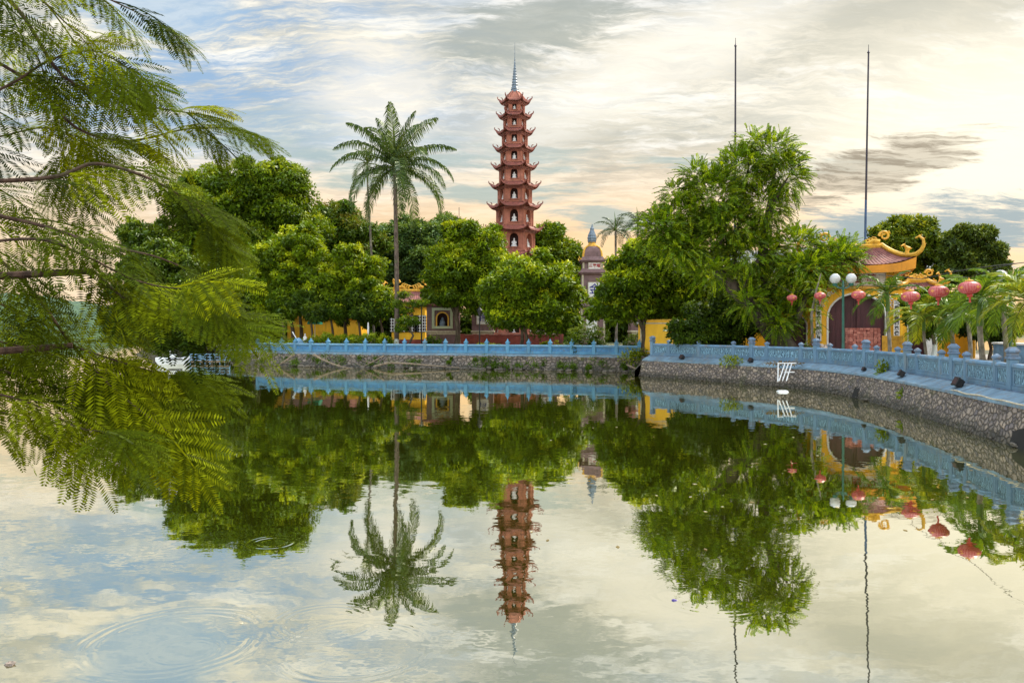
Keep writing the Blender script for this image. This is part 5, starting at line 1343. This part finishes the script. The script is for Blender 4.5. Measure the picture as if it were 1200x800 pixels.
# ------------------------------------------------------------------ lamps, lanterns, poles
def globe_lamp(label, px, d, z_globe, gz, dx=.37, r=.25):
    g = thing('street_lamp', label, 'street lamp', (X(px, d), d, gz), R(-10), 'green twin globe street lamps'); h = z_globe-gz
    b = MB(); b.lathe([(.17, 0), (.17, .12), (.12, .18), (.10, .55), (.075, .62), (.065, 1.1), (.052, h-.5), (.075, h-.42), (.075, h-.34), (.04, h-.28), (.05, h-.15), (.01, h-.05)], 12); b.build('pole', M['lamp_green'], g, smooth=True)
    for s in (-1, 1):
        b = MB(); b.tube([(0, 0, h-.45), (s*dx*.5, 0, h-.42), (s*dx, 0, h-.30)], [.045, .04, .035], 7); b.lathe([(.10, h-.32), (.13, h-.25), (.10, h-.21)], 10, c=(s*dx, 0, 0)); b.build('arm', M['lamp_green'], g, smooth=True)
        b = MB(); b.lathe([(r*math.sin(a), z_globe-gz+.02-r*math.cos(a)) for a in np.linspace(.25, math.pi-.02, 14)], 20, c=(s*dx, 0, 0)); b.build('globe', M['globe'], g, smooth=True)
    return g
globe_lamp('twin globe street lamp on dark green pole in front of the maroon gate doors', 988, 38.5, Z(327, 38.5), 1.29)
globe_lamp('twin globe street lamp at the right edge, its pole behind the palms', 1184, 31, Z(325, 31), 1.29, .35, .27)
g = thing('street_lamp', 'small single globe lamp left of the niche shrine', 'street lamp', (X(494, 66), 66, 1.1)); h = Z(355, 66)-1.1
b = MB(); b.lathe([(.12, 0), (.06, .3), (.045, h-.25), (.09, h-.2)], 8); b.build('pole', M['black'], g)
b = MB(); b.lathe([(.2*math.sin(a), h-.2*math.cos(a)) for a in np.linspace(.2, 3.12, 10)], 12); b.build('globe', M['white'], g, smooth=True)
g = thing('street_lamp', 'black iron lantern post in front of the white plaque, behind the far balustrade', 'street lamp', (X(562, 61), 61, 1.1)); h = Z(368, 61)-1.1
b = MB(); b.lathe([(.14, 0), (.14, .2), (.06, .3), (.045, h-.2), (.08, h-.1)], 8); b.build('pole', M['black'], g)
b = MB(); b.lathe([(.09, h-.1), (.2, h+.28), (.24, h+.30), (.05, h+.48), (.02, h+.6)], 6); b.build('lamp_head', M['black'], g)

LAN = [(928, 349, 43, .275, 'smallest red lantern, hanging in the shade of the leaning tree'), (961, 346.5, 40.5, .29, 'small red lantern just left of the gate, above the white couplet strip'),
       (1006, 345.5, 36, .31, 'red lantern hanging in front of the maroon gate doors'), (1067, 347.5, 31.5, .35, 'pink red lantern above the small gate door, lowest of the three large ones'),
       (1100, 341.5, 29, .35, 'pink red lantern, the middle of the three large ones'), (1136, 337, 26.6, .35, 'largest and highest pink red lantern, beside the tall feather palm')]
lan0 = None; lan_pts = []
for px, py, d, r, lab in LAN:
    zc = Z(py, d)
    if lan0 is None:
        lan0 = thing('lantern', lab, 'lantern', (X(px, d), d, zc), 0, 'red lanterns strung along the shore')
        b = MB(); n = 48
        b.lathe([(r*1.0*math.sin(a)**.8, -.60*r*math.cos(a)) for a in np.linspace(.32, math.pi-.32, 13)], n, ribs=lambda i: 1.0 if i % 2 else .965); b.build('shade', M['lantern'], lan0, smooth=True)
        b = MB(); b.lathe([(.36*r, .58*r), (.40*r, .60*r), (.40*r, .68*r), (.30*r, .72*r), (.03, .74*r), (.015, .95*r)], 14); b.build('top_cap', M['gold'], lan0)
        b = MB(); b.lathe([(.22*r, -.90*r), (.26*r, -.80*r), (.24*r, -.66*r), (.36*r, -.61*r)], 14); b.build('bottom_cap', M['red_pot'], lan0)
        b = MB(); b.lathe([(.04*r, -.90*r), (.10*r, -.96*r), (.08*r, -1.25*r), (.11*r, -1.42*r), (.02*r, -1.44*r)], 9); b.build('tassel', M['red_pot'], lan0); rr0 = r; o = lan0
    else:
        o = copy_tree(lan0); o['label'] = lab; o.location = (X(px, d), d, zc); o.scale = (r/rr0,)*3; o.rotation_euler = (0, R(random.Random(px).uniform(-3, 3)), px)
    lan_pts.append(Vector((X(px, d), d, zc+.95*r)))
b = MB(); ends = [Vector((X(898, 45), 45, Z(330, 45)))]+lan_pts+[Vector((X(1215, 22.5), 22.5, Z(306, 22.5)))]
pp = []
for a, c in zip(ends, ends[1:]):
    for k in range(8): u = k/8; pp.append(a.lerp(c, u)-Vector((0, 0, .0*math.sin(math.pi*u)))+Vector((0, 0, .10*abs(math.sin(math.pi*u)))))
pp.append(ends[-1]); b.tube(pp, .009, 5); tag(b.build('lantern_cable', M['cable']), 'thin dark cable the red lanterns hang from', 'cable')
b = MB(); b.tube([Vector((X(1030, 44), 44, Z(322, 44))), Vector((X(1080, 40), 40, Z(327, 40))), Vector((X(1120, 38), 38, Z(318, 38))), Vector((X(1160, 36), 36, Z(312, 36))), Vector((X(1215, 34), 34, Z(306, 34)))], .02, 5)
tag(b.build('power_cable', M['cable']), 'sagging cable running to the right above the lanterns', 'cable')
g = thing('power_pole', 'concrete power pole carrying the cable, outside the right edge', 'pole', (X(1216, 34), 34, 1.27)); b = MB(); b.lathe([(.14, 0), (.09, Z(303, 34)-1.27)], 10); b.build('pole', M['bark_grey'], g)
def flagpole(label, px0, px1, d, ytop):
    g = thing('flagpole', label, 'flagpole', (X(px1, d), d, 1.27), 0, 'tall bare flagpoles'); h = Z(ytop, d)-1.27; dx = X(px0, d)-X(px1, d)
    b = MB(); b.tube([(0, 0, 0), (dx*.5, 0, h*.5)], [.085, .072], 8); b.build('pole', [M['pole_blue']], g)
    b = MB(); b.tube([(dx*.5, 0, h*.5), (dx*.97, 0, h*.97)], [.068, .05], 8); b.build('upper_pole', M['pole'], g)
    b = MB(); b.lathe([(.05, 0), (.09, .06), (.05, .13), (.02, .2), (.015, .55)], 8, c=(dx*.97, 0, h*.97)); b.build('finial', M['pole'], g)
flagpole('tall bare flagpole rising behind the feathery tree', 862, 861, 49, 44)
flagpole('tall bare flagpole left of the gate roof, nearest the right edge', 1018, 1011.5, 49.5, 52)
g = thing('antenna_mast', 'thin antenna mast far behind the trees left of the pagoda', 'mast', (X(538, 130), 130, 1.1)); b = MB(); b.tube([(0, 0, 0), (0, 0, Z(243, 130)-1.1)], [.12, .05], 5); b.build('mast', M['pole'], g)

# brick stack, board, pots, statue, umbrella
g = thing('brick_stack', 'stack of red bricks piled before the maroon gate doors', 'brick stack', (X(1011, 40.5), 40.5, 1.28), R(-8)); rs = np.random.RandomState(6)
b = MB(); bw_, bh_ = .165, .095; nx, nz_ = 9, 17
for i in range(nx):
    for j in range(nz_):
        if j == nz_-1 and rs.rand() < .12: continue
        for k in range(2): b.box(((i-(nx-1)/2)*bw_+rs.normal()*.006, (k-.5)*.42+rs.normal()*.012, .12+(j+.5)*bh_), (bw_-.016, .40, bh_-.012), rz=rs.normal()*.05)
tag(b.build('bricks', M['bricks'], g), kind='stuff')
b = MB()
for s in (-.5, 0, .5): b.box((s*1.2, 0, .04), (.1, .9, .08))
for q in range(5): b.box((0, -.36+q*.18, .1), (1.5, .11, .025))
b.build('pallet', M['wood'], g)
g = thing('notice_board', 'yellow wooden board standing before the small gate door', 'board', (X(1046, 42.5), 42.5, 1.28), R(-12))
b = MB(); b.box((0, 0, .72), (1.05, .05, 1.2), bev=.01); b.build('board', M['gold'], g)
b = MB()
for s in (-1, 1): b.box((s*.48, .04, .5), (.06, .05, 1.0)); b.tube([(s*.48, .05, 1.0), (s*.48, .5, 0)], .025, 5)
b.build('stand', M['wood'], g)
pot0 = None
for i, (px, d, s, lab) in enumerate(((940, 41.2, 1.0, 'red flower pot left of the pinkish boulder, first of three'), (947, 41.0, 1.15, 'red flower pot left of the pinkish boulder, the middle of three'), (954.5, 40.8, .95, 'red flower pot touching the pinkish boulder'))):
    if pot0 is None:
        pot0 = o = thing('flower_pot', lab, 'flower pot', (X(px, d), d, 1.28), 0, 'red flower pots beside the gate')
        b = MB(); b.lathe([(.14, 0), (.24, .36), (.28, .38), (.28, .45), (.22, .45), (.2, .36)], 14); b.build('pot', M['red_pot'], o, smooth=True)
        V, T = leafy(np.random.RandomState(3), [((0, 0, .6), (.22, .22, .22))], dens=14, cr=.12, leaves=24, ln=.10, wd=.04, cols=((.25, .03, .03), (.06, .12, .02), (.10, .16, .02))); quad_mesh('plant', V, T, M['leaf'], o)
    else: o = copy_tree(pot0); o['label'] = lab; o.location = (X(px, d), d, 1.28); o.scale = (s,)*3
g = thing('garden_statue', 'small white statue beside the trunk of the forked bright tree', 'statue', (X(357.5, 65.5), 65.5, 1.1))
o = statue_me.copy(); COL.objects.link(o); o.name = 'figure'; o.parent = g; o.location = (0, 0, .75); o.scale = (.5, .5, .62)
b = MB(); b.box((0, 0, .37), (.42, .42, .76), bev=.03); b.build('pedestal', M['white'], g)
g = thing('parasol', 'green canvas parasol open before the yellow hall, between the left tree trunks', 'parasol', (X(369, 70), 70, 1.1)); zt = Z(373, 70)-1.1
b = MB(); b.lathe([(.72, zt-.52), (.68, zt-.30), (.38, zt-.1), (.03, zt)], 8, ribs=lambda i: 1 if i % 2 else .96); b.build('canopy', M['teal_cloth'], g)
b = MB(); b.lathe([(.03, 0), (.03, zt)], 6); b.lathe([(.3, 0), (.3, .08)], 10); b.build('pole', M['white_metal'], g)
g = thing('covered_bundle', 'faded blue sheet draped over a bundle at the left end of the balustrade', 'bundle', (X(350, 64.3), 64.3, 1.08))
b = MB(); b.lathe([(.62, 0), (.58, .5), (.42, .82), (.2, 1.05), (.02, 1.12)], 9, sy=.7, ribs=lambda i: 1 if i % 2 else .82); b.build('sheet', M['bluecloth'], g)
b = MB(); b.tube([(-.5, 0, 1.6), (-.1, 0, .9), (.1, 0, .2)], .045, 6); b.build('stick', M['white_metal'], g)
gp = thing('grey_signpost', 'thin pale post standing on the shrub bed left of the palm', 'post', (X(431.5, 64.5), 64.5, 1.1)); b = MB(); b.lathe([(.10, 0), (.08, 1.9), (.05, 2.3), (.01, 2.35)], 8); b.build('post', M['white_metal'], gp)
for s, px in ((0, 756.5), ):
    g = thing('tree_support', 'dark thin trunk of the tree beside the boundary wall edge', 'tree', (X(753, 56), 56, 1.1)); b = MB(); b.tube([(0, 0, 0), (.05, 0, 1.5), (-.05, 0, 3.0)], [.17, .14, .10], 8); b.build('trunk', M['bark'], g)

# white ladder frame lying against the right wall
ld = 39.2; g = thing('ladder_frame', 'white metal ladder frame leaning on the stone wall at the waterline', 'ladder', (X(917, ld), ld, .0))
b = MB()
def lq(px, py, dd=0.0): return Vector((X(px, ld-dd)-g.location.x, -dd, Z(py, ld-dd)))
for (a, c) in (((912, 425.5), (911.5, 447)), ((920, 425.5), (913, 446)), ((924, 425.5), (917, 446)), ((928, 425.5), (921.5, 446))): b.tube([lq(*a, 0.2), lq(*c, .75)], .03, 6)
b.build('rail', M['white_metal'], g)
b = MB()
for y, x0, x1 in ((425.5, 911, 933), (436, 919, 931)): b.tube([lq(x0, y, .2+(y-425)*.02), lq(x1, y, .2+(y-425)*.02)], .028, 6)
b.build('rung', M['white_metal'], g)
o = tag(MB().build('x', M['white']), None) if False else None
b = MB(); b.box((0, 0, .04), (.5, .35, .08), bev=.02, taper=.8); tag(b.build('plastic_tray', M['hull'], None, loc=(X(917, 37.6), 37.6, .0)), 'white plastic tray afloat under the ladder frame', 'tray')

# floodlights on the ledge
fl0 = None
for px, d, s, lab in ((1122, 25.4, 1.0, 'black floodlight on the pale ledge nearest the right edge'), (1061, 30.4, .9, 'black floodlight on the pale ledge above the grass tuft, right of the drain'), (1015, 34.6, .6, 'small dark spotlight on the ledge left of the drain opening'), (878, 42.9, .8, 'dark spotlight on the ledge beside the round weed tuft'), (797, 47.3, .85, 'dark spotlight on the ledge below the dark low tree, leftmost one')):
    c = v2(px, d); i = min(range(len(P)), key=lambda k: (P[k]-c).length); n = N[i]; p = P[i]+n*.42; az = math.atan2(n.y, n.x)+math.pi/2
    if fl0 is None:
        fl0 = o = thing('floodlight', lab, 'floodlight', (p.x, p.y, 1.13), az, 'floodlights on the ledge')
        b = MB(); b.M = Matrix.Translation((0, -.02, .17)) @ Matrix.Rotation(R(-28), 4, 'X'); b.box((0, 0, 0), (.36, .14, .26), bev=.02); b.box((0, -.09, 0), (.40, .05, .30), bev=.01)
        for q in range(5): b.box((-.14+.07*q, .09, 0), (.015, .06, .22))
        b.build('housing', M['black'], o)
        b = MB(); b.M = Matrix.Translation((0, -.02, .17)) @ Matrix.Rotation(R(-28), 4, 'X'); b.box((0, -.118, 0), (.32, .01, .22)); b.build('glass', M['niche'], o)
        b = MB(); b.tube([(-.2, 0, .17), (-.2, 0, .02), (.2, 0, .02), (.2, 0, .17)], .018, 5); b.build('bracket', M['black'], o)
    else:
        o = copy_tree(fl0); o['label'] = lab; o.location = (p.x, p.y, 1.13); o.rotation_euler = (0, 0, az+.3*math.sin(px)); o.scale = (s,)*3
# pale pipe along the ledge edge
Lr2 = arclen(P)
pp = []
for i in range(len(P)):
    q = P[i]+N[i]*(.68+.03*math.sin(i*.8)); pxx = 600+q.x/q.y*F
    if 1110 < pxx < 1320: pp.append(Vector((q.x, q.y, 1.065+.015*math.sin(i*1.3))))
b = MB(); b.tube(pp, .022, 6); tag(b.build('cable_pipe', M['cream'], smooth=True), 'pale pipe lying along the lower edge of the ledge', 'pipe')

# white boat, railing landing at the far left
bd = 66.0; g = thing('pedal_boat', 'white pedal boat moored at the far left under the dark low tree', 'boat', (X(203, bd), bd, 0), R(20))
b = MB(); secs = []
for i, (x, wd, zb_, zt_) in enumerate(((-1.35, .25, .25, .55), (-1.1, .6, -.05, .58), (-.3, .8, -.12, .52), (.6, .75, -.12, .52), (1.15, .5, -.02, .62), (1.45, .12, .3, .75))):
    secs.append([(x, -wd*.6, zb_), (x, -wd, zt_-.1), (x, -wd*.94, zt_), (x, wd*.94, zt_), (x, wd, zt_-.1), (x, wd*.6, zb_)])
b.grid(secs); b.poly(secs[0]); b.poly(secs[-1][::-1])
b.poly([(s[0][0], s[0][1], s[0][2]) for s in secs]+[(s[5][0], s[5][1], s[5][2]) for s in secs[::-1]]); b.build('hull', M['hull'], g, smooth=True)
b = MB()
for s in (-1, 1):
    b.box((.0, s*.36, .68), (.5, .5, .22), bev=.04); b.box((-.3, s*.36, .95), (.14, .5, .5), bev=.04)
b.build('seat', M['hull'], g)
b = MB(); b.box((.2, -.805, .42), (1.1, .02, .12)); b.build('stripe', M['black'], g)
b = MB()
b.tube([(.75, 0, .4), (.62, 0, .95)], .03, 5); b.lathe([(.14, .93), (.15, .97), (.05, .99)], 10, c=(.6, 0, 0)); b.build('steering_wheel', M['black'], g)
g = thing('landing_stage', 'white railed landing stage in the deep shade at the left end of the bank', 'landing stage', (X(248, 66.5), 66.5, 0)); w2 = S(23, 66.5)
b = MB(); b.box((0, .4, .18), (2*w2, 1.6, .12)); b.build('deck', M['wood'], g)
for i in range(9):
    b = MB(); b.box((-w2+i*w2/4, -.35, .4), (.06, .06, .9)); b.build('railing_post', M['bluecloth'], g)
for z in (.34, .58, .82):
    b = MB(); b.box((0, -.35, z), (2*w2, .05, .06)); b.build('rail', M['bluecloth'], g)
b = MB(); b.box((-w2*.5, -.4, .5), (w2*.55, .03, .4)); b.build('panel', M['bluecloth'], g)
b = MB()
for i in range(4): b.lathe([(.07, -1.0), (.07, .2)], 6, c=(-w2*.9+i*w2*.6, .4, 0))
b.build('pile', M['bark'], g)

# floating litter
def litter(label, px, py, s, mat, seed, name='floating_litter'):
    d = F*CH/(py-HOR); rs = np.random.RandomState(seed); b = MB(); n = 7
    rings = []
    for r, z in ((.6, -.2), (1, .0), (.85, .28), (.3, .42)): rings.append([b.pt((s*r*math.cos(2*math.pi*i/n)*(.7+.6*rs.rand()), s*.7*r*math.sin(2*math.pi*i/n)*(.7+.6*rs.rand()), s*z*(.7+.6*rs.rand()))) for i in range(n)])
    for r0_, r1 in zip(rings, rings[1:]):
        for i in range(n): b.face((r0_[i], r0_[(i+1) % n], r1[(i+1) % n], r1[i]))
    b.face(rings[-1]); return tag(b.build(name, M[mat], None, loc=(X(px, d), d, .0)), label, 'litter')
litter('dark purple scrap floating on the water below the feathery tree reflection', 790, 703, .035, 'purple', 1)
litter('grey brown lump floating at the left end of the bottom edge', 12, 778, .055, 'rock', 2)
litter('tiny pale petal floating inside the large ripple rings', 283, 730, .018, 'cream', 3)
rs = np.random.RandomState(9); V = []; T = []
for q in range(70):
    py = 452+rs.rand()**2*200; px = 620+rs.rand()*560; d = F*CH/(py-HOR); 
    xx = X(px, d)
    if xx > right_path[0].x and d > 20 and min((Vector((xx, d, 0))-p).length for p in P) < 1.6: continue
    a = rs.rand()*6.28; s = .03+.035*rs.rand(); c = np.array([xx, d, .006]); u_ = np.array([math.cos(a), math.sin(a), 0])*s; w_ = np.array([-math.sin(a), math.cos(a), 0])*s*.5
    V.append([c-u_, c+w_, c+u_, c-w_]); T.append((.45, .42, .34) if rs.rand() < .6 else (.16, .12, .05))
tag(quad_mesh('floating_leaves', np.array(V), np.array(T), M['leaf']), 'scattered small leaves and petals floating on the lake', 'leaves', kind='stuff')

# ------------------------------------------------------------------ near tree whose feathery branches hang in from the left
def pinna(rs, L, nl, ll, lw, curve):
    """one pinna along +x in the xy plane, leaflets either side, curved downwards in z"""
    t = np.linspace(.04, 1, nl); ang = -curve*t
    x = np.cumsum(np.cos(ang))*L/nl; z = np.cumsum(np.sin(ang))*L/nl; P_ = np.stack([x, 0*x, z], 1); tg = np.stack([np.cos(ang), 0*x, np.sin(ang)], 1)
    V = []
    prof = np.clip(1.05*np.sin(np.pi*(t*.80+.16))**.55, .25, 1)
    for s in (-1, 1):
        l_ = ll*prof*(.92+.16*rs.rand(nl)); ax = unit(np.array([0, s, 0])+tg*.50+np.array([0, 0, -.10])+rs.normal(size=(nl, 3))*.05)
        nr = unit(np.cross(ax, tg)*s+rs.normal(size=(nl, 3))*.18)
        V.append(leaf_quads(P_+ax*l_[:, None]*.5, ax, nr, l_, np.full(nl, lw)*(.85+.3*rs.rand(nl))))
    w = .0011; y = np.array([0, w, 0]); q = np.concatenate([[[0, 0, 0]], P_]); V.append(np.stack([q[:-1]-y, q[:-1]+y, q[1:]+y, q[1:]-y], 1))
    return np.concatenate(V)
PIN = [pinna(np.random.RandomState(i), 1.0, 20, .18, .034, c) for i, c in enumerate((.15, .35, .55, .25))]
def basis(x, up):
    x = unit(x); y = unit(np.cross(up, x)); z = np.cross(x, y); return np.stack([x, y, z], 1)     # columns
def bileaf(rs, p0, dr, up, L, pl, npair):
    """bipinnate leaf; returns quads"""
    V = []; B0 = basis(dr, up); dr, yv, zv = B0[:, 0], B0[:, 1], B0[:, 2]
    c = .25+.5*rs.rand()
    pts = [p0]; 
    for k in range(npair*2):
        t = (k+1)/(npair*2); a = -c*t; pts.append(pts[-1]+(dr*math.cos(a)+np.array([0, 0, -1])*math.sin(-a)*.9)*L/(npair*2))
    pts = np.array(pts)
    for k in range(npair):
        i = int((k+.7)*2); i = min(i, len(pts)-1); t = (k+1)/npair; q = pts[i]; tg = unit(pts[i]-pts[i-1])
        for s in (-1, 1):
            if rs.rand() < .04: continue
            ln = pl*(.62+.5*math.sin(math.pi*(t*.7+.2)))*(.85+.3*rs.rand()); an = R(58-22*t)+rs.normal()*.08
            d2 = tg*math.cos(an)+yv*s*math.sin(an)+np.array([0, 0, -.12-.12*rs.rand()]); B = basis(d2, zv+yv*s*.15+rs.normal(size=3)*.18)
            V.append(PIN[rs.randint(4)]@(B.T)*ln+q)
    ln = pl*.9; V.append(PIN[1]@(basis(unit(pts[-1]-pts[-2]), zv).T)*ln+pts[-1])
    w = .0022; V.append(np.stack([pts[:-1]-zv*w-yv*w, pts[:-1]+zv*w+yv*w, pts[1:]+zv*w+yv*w, pts[1:]-zv*w-yv*w], 1))
    return np.concatenate(V)
near = thing('overhanging_tree', 'feathery leaved tree whose branches hang over the water from the left edge', 'tree', (-4.6, 1.3, 1.4))
NB = np.array(near.location)
def nq(px, py, d): return Vector((X(px, d), d, Z(py, d)))-near.location
TW = [  # pixel polyline, depth start/end, radius, leaf spacing (m), leaf start fraction
 ([(-60, -60), (20, 10), (75, 90), (150, 120), (218, 132)], 3.3, 3.5, .013, .085, .15),
 ([(-60, 40), (40, 100), (90, 150), (150, 165), (215, 152), (262, 150)], 3.5, 3.7, .010, .095, .1),
 ([(20, -60), (90, -20), (140, 5), (172, 20)], 3.4, 3.6, .008, .075, .1),
 ([(-60, 130), (10, 100), (60, 70), (110, 60), (150, 80)], 3.3, 3.4, .008, .085, .1),
 ([(-60, 170), (0, 160), (50, 150), (90, 160)], 3.6, 3.7, .007, .10, .1),
 ([(-60, 215), (60, 208), (110, 192), (165, 205), (215, 232), (240, 255)], 3.0, 3.2, .011, .08, .1),
 ([(-60, 240), (50, 265), (110, 285), (180, 300), (225, 318)], 2.9, 3.1, .010, .075, .1),
 ([(-60, 270), (0, 305), (45, 350), (85, 405), (130, 452), (170, 485), (200, 508)], 3.0, 3.0, .0095, .09, .12),
 ([(110, 318), (150, 352), (190, 362), (240, 366), (268, 370)], 2.9, 2.9, .006, .07, .05),
 ([(85, 405), (135, 422), (175, 434), (200, 440)], 3.0, 3.1, .006, .07, .1),
 ([(-60, 410), (20, 440), (80, 458), (150, 470), (190, 490)], 3.1, 3.2, .007, .08, .1),
 ([(-60, 330), (20, 365), (80, 395), (120, 425)], 3.3, 3.4, .007, .08, .1),
 ([(-60, 470), (-10, 480), (30, 490), (55, 500)], 3.4, 3.4, .006, .085, .1),
 ([(-60, 10), (0, 40), (40, 60), (60, 120), (72, 180)], 3.6, 3.7, .007, .085, .1),
 ([(-60, 290), (40, 280), (100, 300), (150, 325), (185, 335), (212, 338)], 2.8, 2.9, .007, .08, .15),
 ([(-60, 380), (0, 400), (60, 415), (100, 440)], 3.1, 3.1, .006, .08, .1),
 ([(-60, -20), (30, -10), (80, 30), (120, 70)], 3.2, 3.3, .007, .085, .1),
 ([(-60, 450), (30, 470), (90, 500), (120, 505)], 2.9, 2.9, .006, .08, .1),
]
SPACE = 1.95
rs = np.random.RandomState(2024); rng = random.Random(5); VV, TT = [], []
NC = [np.array(c) for c in ((.014, .026, .003), (.06, .088, .004), (.19, .23, .005))]
for ti, (pl, d0, d1, rad, step, f0) in enumerate(TW):
    n = len(pl); ctl = [nq(x, y, d0+(d1-d0)*i/(n-1)+.05*math.sin(i*2+ti)) for i, (x, y) in enumerate(pl)]
    sp_ = spline(ctl, 6); L = arclen(sp_)
    b = MB(); b.tube(sp_, [rad*.85*(1-.75*i/(len(sp_)-1)) for i in range(len(sp_))], 7, wob=.08, rng=rng); b.build('branch', M['near_bark'], near, smooth=True)
    s = L[-1]*f0; k = 0
    while s < L[-1]-.005:
        p = at(sp_, L, s); q = at(sp_, L, min(L[-1], s+.03)); tg = np.array(q-p); tg = unit(tg) if np.linalg.norm(tg) > 1e-6 else np.array([1., 0, 0])
        side = 1 if k % 2 else -1
        perp = unit(np.cross(np.array([0, -1.0, 0]), tg))*side
        dr = unit(tg*.85+perp*.38*(.4+rs.rand())+np.array([.34, 0, -.12])+rs.normal(size=3)*np.array([.15, .32, .15]))
        up = unit(np.array([.05, -.55, .85])+rs.normal(size=3)*np.array([.30, .35, .25]))
        V = bileaf(rs, np.array(p), dr, up, .15+.13*rs.rand(), .15+.08*rs.rand(), int(4+3*rs.rand())); VV.append(V)
        h = rs.rand(); base = NC[0]+(NC[1]-NC[0])*min(1, h*2) if h < .5 else NC[1]+(NC[2]-NC[1])*(h-.5)*2
        TT.append(base*(.55+.9*rs.rand(len(V), 1))); s += step*SPACE*(.6+.8*rs.rand()); k += 1
    e = np.array(sp_[-1]); tg = unit(np.array(sp_[-1]-sp_[-2]))
    for q in range(2):
        V = bileaf(rs, e, unit(tg+np.array([.15, 0, -.15])+rs.normal(size=3)*.2), unit(np.array([.05, -.55, .85])+rs.normal(size=3)*.2), .2, .15, 7); VV.append(V); TT.append(np.tile(NC[1]*1.2, (len(V), 1)))
quad_mesh('foliage', np.concatenate(VV), np.concatenate(TT), M['near_leaf'], near)
b = MB()
b.tube([Vector((0, 0, -.3)), Vector((.05, .1, .8)), Vector((0, .5, 2.0)), Vector((.1, .9, 3.4)), Vector((.3, 1.2, 4.6))], [.24, .19, .16, .12, .06], 10, wob=.15, rng=rng)
for (pl, d0, *_), z in zip(TW, np.linspace(4.2, 1.2, len(TW))):
    e = nq(pl[0][0], pl[0][1], d0); zz_ = min(4.3, max(.9, e.z-.35)); u_ = (zz_+.3)/4.9
    s = Vector((.1, .45+.18*zz_, zz_)); b.tube([s, s.lerp(e, .5)+Vector((0, 0, .06)), e], [.035, .025, .012], 7)
b.build('trunk', M['near_bark'], near, smooth=True)
